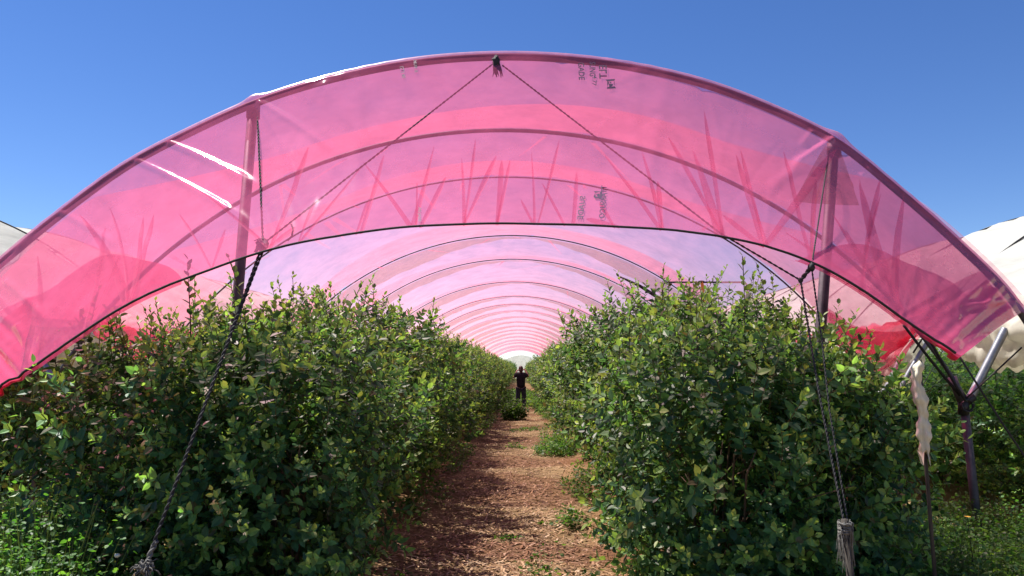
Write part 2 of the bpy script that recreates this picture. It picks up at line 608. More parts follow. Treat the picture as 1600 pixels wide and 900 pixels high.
# roof film, bay by bay
rs = np.random.default_rng(5)
for k in range(len(HOOPS) - 1):
    d0, d1 = HOOPS[k], HOOPS[k + 1]
    L_ = d1 - d0
    near = d0 < 14
    na, ns = (150, 26) if near else (72, 12)
    a = np.linspace(-EAVE, EAVE, na)
    s = np.linspace(0, 1, ns)
    A, SS = np.meshgrid(a, s, indexing='ij')
    sag = 0.035 * L_ * 4 * SS * (1 - SS)
    wr = np.zeros_like(A)
    for e in (0.0, 1.0):
        for q in range(11):
            ak = rs.uniform(-EAVE, EAVE)
            slope = rs.normal(0, 0.12)
            w = rs.uniform(0.006, 0.013)
            fade = np.exp(-np.abs(SS - e) / rs.uniform(0.15, 0.5))
            wr += 0.022 * fade * np.exp(-((A - ak - slope * (SS - e)) / w) ** 2)
    wr += 0.012 * vnoise(A * 9, SS * L_ * 2, 40 + k) * np.sin(np.pi * SS)
    eave_drop = 0.10 * np.clip((np.abs(A) - 0.72) / 0.18, 0, 1) ** 2 * 4 * SS * (1 - SS) * L_ / 2
    r = RAD + 0.034 - sag - wr
    X = X0 + r * np.sin(A)
    Z = ZC + r * np.cos(A) - eave_drop
    Y = d0 + SS * L_
    b = MB()
    b.grid(np.stack([X, Y, Z], -1))
    tput('roof_film', b, M['roof'])
    # a second layer overlapping the far third of each bay
    na2 = 90 if near else 60
    a = np.linspace(-EAVE, EAVE, na2)
    wdt = 0.36 + 0.10 * np.sin(a * 2.3 + k) + 0.05 * np.sin(a * 7 + 2 * k)
    if k < 2:
        wdt = wdt + (0.12 if k == 0 else 0) + 0.75 * np.clip((np.abs(a) - 0.38) / 0.35, 0, 1) ** 1.5
    wdt = np.clip(wdt, 0.1, 0.97)
    u = np.linspace(0, 1, 8)
    A, U = np.meshgrid(a, u, indexing='ij')
    SS = 1 - wdt[:, None] * (1 - U)
    r = RAD + 0.015 - 0.035 * L_ * 4 * SS * (1 - SS)
    b = MB()
    b.grid(np.stack([X0 + r * np.sin(A), d0 + SS * L_ - 0.02, ZC + r * np.cos(A)], -1))
    tput('overlap_film', b, M['overlap'])
    # brown-tinted film band along the hoop, wider down the sides
    if k >= 3:
        wb = np.minimum(0.04 + 2.4 * (np.sqrt(np.sin(a - 0.05) ** 2 + .012) - .10) * (1.0 if k % 2 else 0.6), 0.75 if k % 2 else .45) + 0.008 * np.sin(a * 23 + k)
        A, U = np.meshgrid(a, u, indexing='ij')
        SS = np.minimum(wb[:, None] * U / L_, 0.5)
        r = RAD - 0.02 - 0.035 * L_ * 4 * SS * (1 - SS) - 0.008 * np.sin(A * 60) * U
        b = MB()
        b.grid(np.stack([X0 + r * np.sin(A), d0 + 0.03 + SS * L_, ZC + r * np.cos(A)], -1))
        tput('hoop_band', b, M['band'])
    # short folds pulled out from the hoops
    if 1 <= k <= 9:
        b = MB()
        for q in range(16):
            ak, e = rs.uniform(-EAVE, EAVE), rs.integers(0, 2)
            ln, w = min(rs.uniform(.2, .9), L_ * .45), rs.uniform(.012, .03) / RAD
            sl = rs.normal(0, .06)
            V = []
            for t in np.linspace(0, 1, 5):
                ss = (t * ln / L_) if e == 0 else 1 - t * ln / L_
                r = RAD - .028 - 0.035 * L_ * 4 * ss * (1 - ss) - .012
                V.append([(X0 + r * math.sin(ak + sl * t + c_ * w * (1 - t * .8)), d0 + ss * L_, ZC + r * math.cos(ak + sl * t + c_ * w * (1 - t * .8))) for c_ in (-1, 1)])
            b.grid(np.array(V))
        tput('film_folds', b, M['overlap'])['kind'] = 'stuff'
    # the film's gathered lower edge, swagged from hoop to hoop
    if k >= 1 and d0 < 40:
        for sd_ in (-1, 1):
            ns = 30 if near else 14
            s = np.linspace(0, 1, ns)
            sg = (0.10 + 0.05 * L_ / 2) * 4 * s * (1 - s)
            ex, ez = X0 + sd_ * RAD * math.sin(EAVE), ZC + RAD * math.cos(EAVE)
            th = np.linspace(0, 2 * math.pi, 17)
            T, Q = np.meshgrid(s, th, indexing='ij')
            rr = (0.055 + 0.075 * (4 * T * (1 - T))) * (1 + 0.22 * np.sin(Q * 5 + T * 9 + k) + 0.12 * np.sin(Q * 9 - T * 6) + .10 * np.sin(T * 40 + Q * 3))
            V = np.stack([ex + sd_ * 0.02 + rr * np.cos(Q) * 0.8, d0 + T * L_, ez - sg[:, None] - 0.03 + rr * np.sin(Q) * 1.15], -1)
            b = MB()
            b.grid(V)
            tput('gathered_edge', b, M['roll'])

# loose end of film hanging under the eave near the second hoop, on the right
pr = [P(1290, 478, 7.3), P(1345, 512, 7.0), P(1420, 515, 6.8), P(1480, 470, 6.75)]
pb = [P(1395, 560, 7.1), P(1385, 590, 7.0), P(1365, 575, 6.9), P(1450, 540, 6.8)]
top = smooth_curve([tuple(v) for v in pr], 40)
bot = smooth_curve([tuple(v) for v in [P(1300, 520, 7.3), P(1352, 556, 7.05), P(1375, 592, 6.95), P(1425, 535, 6.8)]], 40)
u = np.linspace(0, 1, 20)
V = top[:, None] * (1 - u)[None, :, None] + bot[:, None] * u[None, :, None]
V[..., 1] += 0.05 * np.sin(np.linspace(0, 30, 40))[:, None] * (0.3 + u[None, :])
b = MB()
b.grid(V)
tput('loose_film', b, M['pleat'])
V2 = V.copy()
V2[..., 1] += 0.07
V2[..., 2] += 0.05 * u[None, :]
b = MB()
b.grid(V2)
tput('loose_film', b, M['pleat'])

# the valance: film drawn over the first hoop and pulled forward and down to a cord
D_LO = 4.25
NU, NV = 560, 92
up_px = smooth_curve(UP, NU)
lo_px = smooth_curve(LO, NU)
up3 = np.array([tuple(P(x, y, D1 - 0.035)) for x, y in up_px])
lo3 = np.array([tuple(P(x, y, D_LO)) for x, y in lo_px])
v = np.linspace(0, 1, NV)
G = up3[:, None] * (1 - v)[None, :, None] + lo3[:, None] * v[None, :, None]
PXG = up_px[:, None] * (1 - v)[None, :, None] + lo_px[:, None] * v[None, :, None]
tu = np.gradient(G, axis=0)
tv = np.gradient(G, axis=1)
NRM = np.cross(tu, tv)
NRM /= np.linalg.norm(NRM, axis=2, keepdims=True)
if NRM[NU // 2, NV // 2, 1] > 0:
    NRM = -NRM          # towards the front
disp = 0.006 * vnoise(PXG[..., 0] / 80, PXG[..., 1] / 80, 21) + 0.05 * np.sin(np.pi * v)[None, :] * (-1)


def crease(x1, y1, x2, y2, amp, w1, w2, asym=0.0):
    global disp
    d = np.array([x2 - x1, y2 - y1], dtype=float)
    L2 = d @ d
    rel = PXG - np.array([x1, y1])
    t = (rel @ d) / L2
    dist = (rel[..., 0] * d[1] - rel[..., 1] * d[0]) / math.sqrt(L2)
    w = w1 + (w2 - w1) * np.clip(t, 0, 1)
    env = np.clip(t / 0.04, 0, 1) * np.clip((1 - t) / 0.25, 0, 1)
    disp = disp + amp * env * np.exp(-(dist / w) ** 2) * (1 + asym * np.tanh(dist / w))


for c_ in [(90, 328, 176, 392, .022, 5, 7), (206, 247, 384, 352, .030, 5, 8), (258, 220, 402, 300, .034, 5, 11), (398, 155, 532, 252, .026, 4, 8),
           (402, 160, 478, 322, .018, 5, 9), (500, 128, 600, 280, .02, 14, 10), (0, 440, 70, 512, .024, 6, 8), (60, 340, 20, 400, .02, 9, 9),
           (1303, 217, 1232, 262, .032, 6, 7), (1303, 218, 1196, 300, .018, 7, 12), (1358, 262, 1335, 290, .024, 6, 7), (1270, 205, 1250, 230, .02, 5, 6),
           (1592, 470, 1510, 475, .02, 5, 6), (1565, 445, 1540, 478, .026, 5, 6), (15, 510, 50, 575, .02, 7, 10), (640, 95, 770, 330, .012, 20, 16),
           (980, 110, 1090, 300, .012, 20, 16), (1040, 120, 1000, 340, .010, 16, 14), (560, 118, 548, 360, .01, 12, 14), (150, 300, 260, 440, .016, 10, 16)]:
    crease(c_[0], c_[1], c_[2], c_[3], c_[4] * .52, c_[5] * .80, c_[6] * .80)
for k in range(90):
    i_ = rng.integers(20, NU - 20)
    x_, y_ = up_px[i_] * (1 - (t_ := rng.uniform(0, .7))) + lo_px[i_] * t_
    w_ = rng.normal(1.2 if x_ < 800 else 1.9, .5)
    l_ = rng.uniform(40, 150)
    crease(x_, y_, x_ + l_ * math.cos(w_), y_ + l_ * math.sin(w_), rng.uniform(.0006, .0022) * rng.choice([-1, 1]) * (.5 if 560 < x_ < 1000 else 1), rng.uniform(2.5, 5), rng.uniform(4, 9))
# stars of tension folds running up from the tied points of the cord
for (cx, cy, fans) in [(45, 577, [(-20, 380), (60, 400), (110, 380), (160, 420)]), (200, 476, [(140, 330), (205, 330), (290, 380)]),
                       (415, 390, [(300, 250), (340, 200), (470, 230), (540, 260), (500, 180), (270, 330)]), (470, 378, [(430, 260), (530, 240)]),
                       (650, 355, [(560, 250), (620, 200), (690, 180), (760, 250)]), (725, 350, [(700, 220), (760, 200)]), (835, 350, [(830, 190), (800, 240)]),
                       (1130, 370, [(1080, 230), (1030, 250), (1170, 220)]), (1195, 385, [(1130, 210), (1310, 240), (1220, 200), (1160, 260)]),
                       (1030, 357, [(980, 220), (1060, 230)]), (890, 350, [(905, 230), (870, 220)]),
                       (1410, 497, [(1350, 270), (1310, 320), (1395, 300), (1460, 350), (1240, 330), (1540, 430)])]:
    for fx, fy in fans:
        crease(cx, cy, fx, fy, rng.uniform(.0012, .0035) * rng.choice([-1, 1]) * (.10 if 560 < cx < 1000 else .8), rng.uniform(3, 5), rng.uniform(8, 13), 0.4)
# bunched ends
ue = np.linspace(0, 1, NU)[:, None]
wR = np.clip((PXG[..., 0] + 0.55 * (PXG[..., 1] - 480) - 1440) / 130, 0, 1)
wL = np.clip((60 - PXG[..., 0] - 0.5 * (560 - PXG[..., 1])) / 90, 0, 1)
cr = PXG[..., 0] * 0.60 + PXG[..., 1] * 0.80
crl = PXG[..., 0] * -0.62 + PXG[..., 1] * 0.78
fold = np.sin(cr / 5.2 + 2 * np.sin(PXG[..., 0] / 60)) + 0.6 * np.sin(cr / 2.9 + 1) + 0.5 * np.sin(cr / 9)
disp = disp + wR * 0.0035 * fold
disp = disp + wL * 0.012 * (np.sin(crl / 6) + .6 * np.sin(crl / 3.1))
VAL = G + NRM * disp[..., None]
# carry the sheet back over the top of the hoop
wrap = []
hc = np.array([tuple(P(x, y + 4, D1)) for x, y in up_px])
dirs = hc - np.array([X0, D1, ZC])
dirs[:, 1] = 0
dirs /= np.linalg.norm(dirs, axis=1, keepdims=True)
pk = 0.0 + 0.022 * np.exp(-((up_px[:, 0] - 400) / 14) ** 2) + 0.026 * np.exp(-((up_px[:, 0] - 1305) / 16) ** 2)
pk = pk + 0.0012 * np.sin(up_px[:, 0] / 5.0) * np.clip(np.sin(up_px[:, 0] / 70), 0, 1)
for w in np.linspace(R(150), R(8), 8):
    wrap.append(hc + dirs * ((0.036 * math.sin(w)) + pk[:, None]) + np.array([0, -0.036 * math.cos(w), 0])[None])
VAL[:, 0] = hc + dirs * pk[:, None] * 0.6 + np.array([0, -0.040, 0])
WV = np.concatenate([np.stack(wrap, 1), VAL], 1)
b = MB()
b.grid(WV[:, 7:])
valance = tput('valance', b, M['valance'])
props(valance, 'pink film valance stretched from the front hoop down to a dark cord')


def on_valance(px, py):
    d = (PXG[..., 0] - px) ** 2 + (PXG[..., 1] - py) ** 2
    return np.unravel_index(np.argmin(d), d.shape)


def val_at(X, Y, off):
    i, j = on_valance(X, Y)
    i = min(max(i, 1), NU - 2)
    j = min(max(j, 1), NV - 2)
    Ju = (PXG[i + 1, j] - PXG[i - 1, j]) / 2
    Jv = (PXG[i, j + 1] - PXG[i, j - 1]) / 2
    rel = np.array([X, Y]) - PXG[i, j]
    det = Ju[0] * Jv[1] - Ju[1] * Jv[0]
    a_ = np.clip((rel[0] * Jv[1] - rel[1] * Jv[0]) / det, -1, 1)
    b_ = np.clip((Ju[0] * rel[1] - Ju[1] * rel[0]) / det, -1, 1)
    return VAL[i, j] + (VAL[i + 1, j] - VAL[i - 1, j]) / 2 * a_ + (VAL[i, j + 1] - VAL[i, j - 1]) / 2 * b_ + NRM[i, j] * off


def sub(name, mb, m, smooth=True):
    o = put(name, mb.mesh(name, m, smooth), valance)
    return o


b = MB()
b.tube([Vector(q) for q in (VAL[::4, -1])], 0.0075, 6)
sub('edge_cord', b, M['black_rope'])
b = MB()
b.grid(WV[:, :8])
sub('film_hem', b, M['hem'])
# a second, backward layer where the film is folded on itself


def pleat(x1, y1, x2, y2, w1, w2, off, taper=True):
    n_ = 26
    rows = []
    dx_, dy_ = x2 - x1, y2 - y1
    ln = math.hypot(dx_, dy_)
    nx, ny = -dy_ / ln, dx_ / ln
    for t in np.linspace(0, 1, n_):
        w = (w1 + (w2 - w1) * t) * (1 - t ** 7 if taper else 1) + .3
        row = []
        for s_ in (-1, -.4, .4, 1):
            row.append(val_at(x1 + dx_ * t + nx * w * s_ / 2, y1 + dy_ * t + ny * w * s_ / 2, -(off + 0.004 * (1 - s_ * s_))))
        rows.append(row)
    return np.array(rows)


b = MB()
for q in [(1196, 382, 1308, 232, 7, 20), (1196, 382, 1150, 240, 12, 8), (1126, 366, 1082, 235, 16, 7), (1408, 490, 1345, 280, 22, 12), (1400, 480, 1415, 300, 16, 8),
          (1405, 488, 1305, 330, 10, 5), (196, 474, 118, 335, 18, 7), (203, 474, 212, 340, 10, 6), (645, 352, 672, 230, 9, 3), (725, 349, 716, 250, 6, 3),
          (640, 352, 560, 255, 7, 3), (1035, 356, 1000, 235, 7, 4), (48, 572, 50, 400, 14, 5), (415, 384, 300, 300, 5, 3), (1390, 470, 1230, 360, 8, 5),
          (835, 349, 826, 240, 4, 2), (1410, 495, 1565, 420, 10, 34), (1415, 500, 1590, 460, 20, 60), (1430, 508, 1570, 480, 14, 50), (1450, 520, 1560, 505, 20, 50)]:
    b = MB()
    b.grid(pleat(*q, 0.012))
    sub('pleat', b, M['pleat'])
pass
b = MB()
b.grid(pleat(1303, 228, 1298, 312, 26, 105, 0.03, False))
sub('stained_patch', b, M['stain'])
# bunched layers at both ends
b = MB()
i0 = on_valance(1470, 500)[0]
for k in range(3):
    b.grid(VAL[i0 + 8 * k:, 6:] - NRM[i0 + 8 * k:, 6:] * (0.016 + 0.014 * k) + NRM[i0 + 8 * k:, 6:] * (wR[i0 + 8 * k:, 6:, None] * 0.006 * np.sin(cr / 7 + k)[i0 + 8 * k:, 6:, None]))
i1 = on_valance(30, 575)[0]
for k in range(3):
    b.grid(VAL[:i1 - 6 * k, 40 + 6 * k:] - NRM[:i1 - 6 * k, 40 + 6 * k:] * (0.016 + 0.014 * k))
sub('bunched_film', b, M['bunch'])['kind'] = 'stuff'

# slender pleats fanning from the tied points
rp_ = np.random.default_rng(77)
for (cx, cy) in [(120, 524), (200, 475), (330, 420), (415, 390), (470, 378), (560, 364), (650, 354), (725, 350), (770, 349), (835, 349), (890, 350), (960, 353), (1035, 357), (1130, 369),
                 (1195, 383), (1270, 408), (1350, 453), (1410, 494), (1410, 494)]:
    for q in range(2):
        w_ = -1.57 + rp_.normal(.25 if cx < 800 else -.25, .40)
        l_ = rp_.uniform(50, 200) * (.75 if 500 < cx < 1000 else 1)
        b = MB()
        b.grid(pleat(cx + rp_.normal(0, 5), cy, cx + l_ * math.cos(w_), cy + l_ * math.sin(w_), rp_.uniform(2, 6), rp_.uniform(3, 11), 0.010 + .004 * q))
        sub('pleat', b, M['pleat'])
# the sheet lies double along its lower sides
b = MB()
iL, iR = on_valance(300, 330)[0], on_valance(1300, 330)[0]
def lower_sheet(idx, v0):
    out = []
    for q, i_ in enumerate(idx):
        js = np.linspace(v0[q] * (NV - 1), NV - 1, 40)
        lo_ = np.clip(js.astype(int), 0, NV - 2)
        fr_ = (js - lo_)[:, None]
        out.append(VAL[i_, lo_] * (1 - fr_) + VAL[i_, lo_ + 1] * fr_ - NRM[i_, lo_] * 0.03)
    return np.array(out)


t_ = np.linspace(0, 1, iL)
b.grid(lower_sheet(range(iL), np.clip(.30 + .25 * t_ + .45 * t_ ** 5 + .03 * np.sin(t_ * 17), 0, .995)))
sub('doubled_film', b, M['double'])
b = MB()
t_ = np.linspace(1, 0, NU - iR)
b.grid(lower_sheet(range(iR, NU), np.clip(.22 + .30 * t_ + .48 * t_ ** 5 + .03 * np.sin(t_ * 14), 0, .995)))
sub('doubled_film', b, M['double'])

# printed lettering, read from the wrong side of the film
_font = {}


def glyphs(txt):
    cu = bpy.data.curves.new('t', 'FONT')
    cu.body = txt
    cu.size = 1.0
    cu.resolution_u = 3
    cu.offset = 0.018
    o = bpy.data.objects.new('t', cu)
    COL.objects.link(o)
    bpy.context.view_layer.update()
    me = bpy.data.meshes.new_from_object(o.evaluated_get(bpy.context.evaluated_depsgraph_get()))
    COL.objects.unlink(o)
    bpy.data.objects.remove(o)
    return me


def lettering(txt, px, py, ang, height, mirror=False, stretch=1.0):
    """Text whose baseline starts at pixel px,py and runs at ang (degrees, clockwise from right), height in pixels, laid on the film."""
    me = glyphs(txt)
    ca, sa = math.cos(R(ang)), math.sin(R(ang))
    for vv in me.vertices:
        x, y = vv.co.x * height * stretch, vv.co.y * height
        if mirror:
            y = -y
        X, Y = px + x * ca + y * sa, py + x * sa - y * ca
        q = val_at(X, Y, 0.006)
        vv.co = Vector(q)
    o = put('lettering', me, valance, M['ink'])
    return o


lettering('GADE', 903, 98, 90, 13, stretch=0.85)
lettering('4 77', 925, 120, 95, 9)
lettering('SUNG', 921, 97, 92, 13, stretch=0.7)
lettering('ELT', 947, 102, 90, 17, mirror=True, stretch=0.85)
lettering('TTARSUCO', 945, 294, 92, 12, mirror=True, stretch=0.80)
lettering('SUADE', 912, 310, 94, 12, mirror=True, stretch=0.95)
lettering('ITTI 40', 624, 106, 82, 8, stretch=.8)
lettering('MUIR X', 646, 96, 88, 7, stretch=.9)
lettering('AG JADE', 652, 328, 86, 6, stretch=.9)


def logo(px, py, s):
    b = MB()

    def quad(pts):
        V = []
        for X, Y in pts:
            i, j = on_valance(X, Y)
            V.append(VAL[i, j] + NRM[i, j] * 0.006)
        b.add(V, [(0, 1, 2, 3)])
    for x0, y0, x1, y1 in [(0, 0, 12, 2.5), (0, 9.5, 12, 12), (0, 2.5, 2.5, 9.5), (9.5, 2.5, 12, 9.5), (4, 5, 8, 9.5), (5, 3.5, 7, 5)]:
        quad([(px + x0 * s, py + y0 * s), (px + x1 * s, py + y0 * s), (px + x1 * s, py + y1 * s), (px + x0 * s, py + y1 * s)])
    o = put('printed_logo', b.mesh('printed_logo', M['ink'], False), valance)


logo(946, 127, 1.15)
logo(926, 302, 1.0)

# ------------------------------------------------------------------ guy ropes
D_K = 4.42
apexL, apexR = P(770, 100, D1 - 0.06), P(785, 102, D1 - 0.06)
knot = P(411, 381, 4.36)
anchL = P(232, 872, 3.62)
o = thing('guy_rope', 'black guy rope from hoop top to frayed grey knot at lower left', 'rope', anchL)


def rel(o, parent):
    o.parent = parent
    o.matrix_parent_inverse = Matrix.Translation(-parent.location)
    return o


b = MB()
b.twisted([apexL, knot], 0.0056)
rel(b.build('upper_rope', M['black_rope']), o)
b = MB()
b.twisted([knot, knot.lerp(anchL, 0.5) + Vector((0, 0, -0.01)), anchL], 0.0085)
b.twisted([knot + Vector((0.012, 0.01, 0)), knot.lerp(anchL, 0.35) + Vector((0.006, 0, 0)), knot.lerp(anchL, 0.8) + Vector((0.004, 0, 0))], 0.006)
rel(b.build('lower_rope', M['black_rope']), o)
b = MB()
b.blob(knot, (0.034, 0.028, 0.034), 3, 9, 0.7)
for k in range(9):
    dr = Vector((random.uniform(-1, 1), random.uniform(-1, 0.2), random.uniform(-1.3, 0.5))).normalized()
    b.tube([knot, knot + dr * 0.04, knot + dr * 0.06 + Vector((0, 0, -0.02))], [0.006, 0.005, 0.002], 5)
tl = P(455, 350, 4.5)
b.tube([tl, tl + Vector((0.012, 0, -0.03)), tl + Vector((0.006, 0, -0.075)), tl + Vector((-0.02, 0, -0.10))], 0.006, 5)
rel(b.build('knot', M['black_rope']), o)
b = MB()
fr = P(228, 886, 3.6)
b.twisted([P(245, 845, 3.66), P(236, 862, 3.63), fr], 0.012, 14)
for k in range(7):
    w = k * 0.9
    c_ = fr + Vector((0.020 * math.cos(w), -0.012 + 0.008 * math.sin(2 * w), 0.016 * math.sin(w)))
    b.twisted([c_ + Vector((0.02 * math.cos(w + s * 1.0), 0.010 * math.sin(s * 1.3), 0.018 * math.sin(w + s * 1.0))) for s in range(6)], 0.007, 18)
for k in range(22):
    dr = Vector((random.uniform(-1, 1), random.uniform(-1, 0.3), random.uniform(-1, 0.6))).normalized()
    b.tube([fr + dr * 0.03, fr + dr * 0.055 + Vector((0, 0, -0.004)), fr + dr * 0.07 + Vector((0, 0, -0.02))], [0.003, 0.002, 0.001], 4)
rel(b.build('frayed_knot', M['grey_rope']), o)

o2 = thing('hanging_rope', 'thin black rope hanging plumb from pink-wrapped hoop peak down to dark knot', 'rope', knot)
b = MB()
b.twisted([P(402, 172, D1 - 0.07), knot], 0.0065)
rel(b.build('rope', M['black_rope']), o2)

jn = P(1251, 438, 4.28)
lk = P(1268, 417, 4.24)
stk = P(1320, 822, 3.7)
o = thing('guy_rope', 'black guy rope from hoop top forking above right bushes and tied to wooden stake', 'rope', stk)
b = MB()
b.twisted([apexR, P(1125, 364, 4.47), jn], 0.0056)
rel(b.build('upper_rope', M['black_rope']), o)
b = MB()
b.twisted([jn, P(1279, 610, 4.0), P(1300, 720, 3.85), stk], 0.0062, 22)
rel(b.build('lower_rope', M['black_rope']), o)
b = MB()
b.twisted([jn, lk], 0.012)
b.blob(jn, (0.014, 0.014, 0.016), 4, 7, 0.5)
b.blob(lk, (0.018, 0.016, 0.024), 5, 7, 0.5)
rel(b.build('knot', M['black_rope']), o)
o = thing('hanging_rope', 'thin black rope from dirty hoop peak through film edge to right stake', 'rope', stk)
b = MB()
b.twisted([P(1296, 235, D1 - 0.07), lk, P(1284, 530, 4.1), P(1296, 640, 3.95), P(1312, 740, 3.82), stk + Vector((0.02, 0.01, 0.0))], 0.005, 22)
rel(b.build('rope', M['black_rope']), o)

# tuft of frayed cord at the top of the hoop
tc = P(775, 98, D1 - 0.07)
o = thing('cord_tuft', 'dark frayed tuft of cord tied at top of front hoop', 'knot', tc)
b = MB()
b.blob((0, 0, 0.0), (0.024, 0.02, 0.045), 6, 8, 0.6)
for k in range(26):
    x = random.uniform(-0.04, 0.045)
    b.tube([(x * 0.3, 0, 0.02), (x * 0.7, random.uniform(-.02, .0), -0.04), (x + random.uniform(-.01, .02), random.uniform(-.03, .0), random.uniform(-0.115, -0.06))], [0.006, 0.006, 0.002], 4)
b.build('strands', M['black_rope'], o)

# stakes
for (px, py, d, lab) in ((1320, 818, 3.7, 'short weathered stake with grey rope wrapped on top before right bushes'),):
    tp = P(px, py, d)
    o = thing('stake', lab, 'stake', (tp.x, tp.y, 0))
    b = MB()
    b.tube([(0.07, 0, -0.1), (0.03, 0, tp.z * 0.5), (0, 0, tp.z + 0.02)], [0.020, 0.019, 0.017], 9)
    b.build('shaft', M['dark_wood'], o)
    b = MB()
    for k in range(5):
        zc_ = tp.z - 0.011 * k
        ra, tx, ty = 0.024 + .006 * random.random(), random.uniform(-.25, .25), random.uniform(-.25, .25)
        b.twisted([Vector((ra * math.cos(w), ra * math.sin(w), zc_ + tx * ra * math.cos(w) + ty * ra * math.sin(w))) for w in np.linspace(0, 6.6, 12)], 0.007, 14)
    for k in range(60):
        w = random.uniform(0, 6.28)
        q1, q2 = random.uniform(.020, .040), random.uniform(.010, .042)
        zt = tp.z + random.uniform(-.05, .015)
        b.tube([(0.022 * math.cos(w), 0.022 * math.sin(w), zt), (q1 * math.cos(w), q1 * math.sin(w), zt - random.uniform(-.012, .03)),
                (q2 * math.cos(w + .4), q2 * math.sin(w + .4), zt - random.uniform(0.04, 0.20))], [0.0032, 0.0025, 0.001], 4, cap=False)
    b.build('rope_wrapping', M['grey_rope'], o)

# ------------------------------------------------------------------ shared posts on the right, with the stubs of the next tunnel's hoops
labs = ['nearest grey post at right where dark hoop leg and grey stub meet', 'grey post half hidden by right bushes, second in the line of shared posts',
        'grey post behind second shared post, its stub against cream film']
for k, d in enumerate((D2, D3, 12.2)):
    jx, jz = X0 + RAD * math.sin(HALF), ZC + RAD * math.cos(HALF)
    j = P(1506, 630, D2) if k == 0 else Vector((jx + 0.05, d, jz))
    ft = P(1537, 905, D2 - 0.05) if k == 0 else Vector((j.x + 0.1, d, 0))
    o = thing('shared_post', labs[k], 'post', (ft.x, ft.y, 0), group='posts shared by two tunnels')
    loc = Vector(o.location)
    f0 = j.lerp(ft, (j.z + 0.1) / (j.z - ft.z)) if k == 0 else ft
    b = MB()
    b.tube([f0 - loc, j - loc], 0.035, 12)
    b.build('post', M['steel'] if k == 0 else M['galv'], o)
    en = (P(1571, 514, D2) if k == 0 else j + Vector((0.42, 0, 0.72))) - loc
    b = MB()
    st = j - loc + Vector((0.05, 0, 0.03))
    b.tube([st, en], 0.034, 12, cap=False)
    b.tube([en, st], 0.029, 12, cap=False)
    b.build('hoop_stub', M['galv'], o)
    b = MB()
    b.tube([j - loc + Vector((-0.008, 0, -0.10)), j - loc + Vector((0, 0, 0.04))], 0.044, 12)
    b.tube([j - loc + Vector((0, 0, 0.0)), j - loc + Vector((0.08, 0, 0.06))], 0.041, 12)
    for q in range(5):
        w = random.uniform(0, 6.28)
        b.tube([j - loc + Vector((0.055 * math.cos(w + s * .6), -0.05 - .02 * math.sin(s), -0.02 + 0.05 * math.sin(w + s * .6))) for s in range(8)], 0.007, 5)
    b.build('clamp', M['black_hose'], o)
    if k == 0:      # lower leg of the second hoop, standing in the clamp
        b = MB()
        lg = [Vector((x, D2, z)) for x, z in arc(np.linspace(HALF - R(3), HALF, 4))]
        tput('hoop_leg', MB().tube([lg[0], j + Vector((-0.02, 0, 0.02))], 0.036, 12), M['steel'])

wires = [((1558, 440, 10.8), (1720, 346, 10.8), 'black cable rising over the wrinkled white film at right', .008),
         ((1510, 622, 6.65), (1680, 462, 6.65), 'taut black cable from shared post clamp up to the right', .007),
         ((1500, 558, 4.28), (1640, 770, 4.28), 'taut cord from lower tip of bunched pink valance to weeds', .006),
         ((1412, 508, 6.55), (1500, 618, 6.62), 'black cable lying along dark hoop leg by shared post', .013),
         ((1438, 505, 6.5), (1508, 626, 6.6), 'loose black cable beside dark hoop leg, nearer the stub', .012),
         ((1420, 640, 7.6), (1500, 500, 7.6), 'thin wire crossing under the pink tip towards cream film', .004),
         ((1355, 575, 7.8), (1470, 500, 7.8), 'thin wire sloping up behind hanging red film', .004),
         ((1620, 640, 9), (1480, 505, 9), 'thin wire sloping down across hedge behind grey stub', .004),
         ((1410, 640, 8.8), (1620, 480, 8.8), 'thin wire climbing across cream film behind grey stub', .004)]
for (a_, b_, lab, r_) in wires:
    A_, B_ = P(*a_), P(*b_)
    mb_ = MB()
    mid = A_.lerp(B_, 0.5) + Vector((0, 0, -0.012 if r_ > .005 else -.004))
    mb_.tube([v_ for v_ in [A_, A_.lerp(mid, .5) - Vector((0, 0, .003)), mid, mid.lerp(B_, .5) - Vector((0, 0, .003)), B_]], r_, 6)
    props(mb_.build('cable', M['black_rope']), lab, 'cable')

# wrapped stake at right
pts = [P(1437, 566, 4.12), P(1432, 590, 4.12), P(1438, 625, 4.12), P(1443, 660, 4.12), P(1446, 715, 4.12)]
o = thing('wrapped_stake', 'thin stake wrapped in torn cream cloth beside shared post', 'stake', (pts[-1].x, pts[-1].y, 0))
loc = Vector(o.location)
b = MB()
b.tube([Vector((0.03, 0, 0)), pts[-1] - loc, pts[0] - loc + Vector((0, 0, .015))], 0.010, 8)
b.build('shaft', M['dark_wood'], o)
cv = smooth_curve([tuple(q - loc) for q in pts], 40)
rr = []
th = np.linspace(0, 2 * math.pi, 15)
V = np.zeros((40, 15, 3))
for i in range(40):
    w = 0.025 + 0.005 * math.sin(i * 0.45 + 1) + .003 * math.sin(i * 1.3)
    w *= 1 - 0.5 * max(0, (2 - i) / 2)
    q = w * (1 + 0.34 * np.sin(th * 3 + i * 0.16) + 0.22 * np.sin(th * 5 - i * .3))
    V[i, :, 0] = cv[i, 0] + q * np.cos(th)
    V[i, :, 1] = cv[i, 1] + q * np.sin(th)
    V[i, :, 2] = cv[i, 2] + 0.01 * np.sin(th * 2) - (0.05 * np.sin(th * 4) if i == 39 else 0)
b = MB()
b.grid(V)
b.build('cloth', M['cloth'], o)

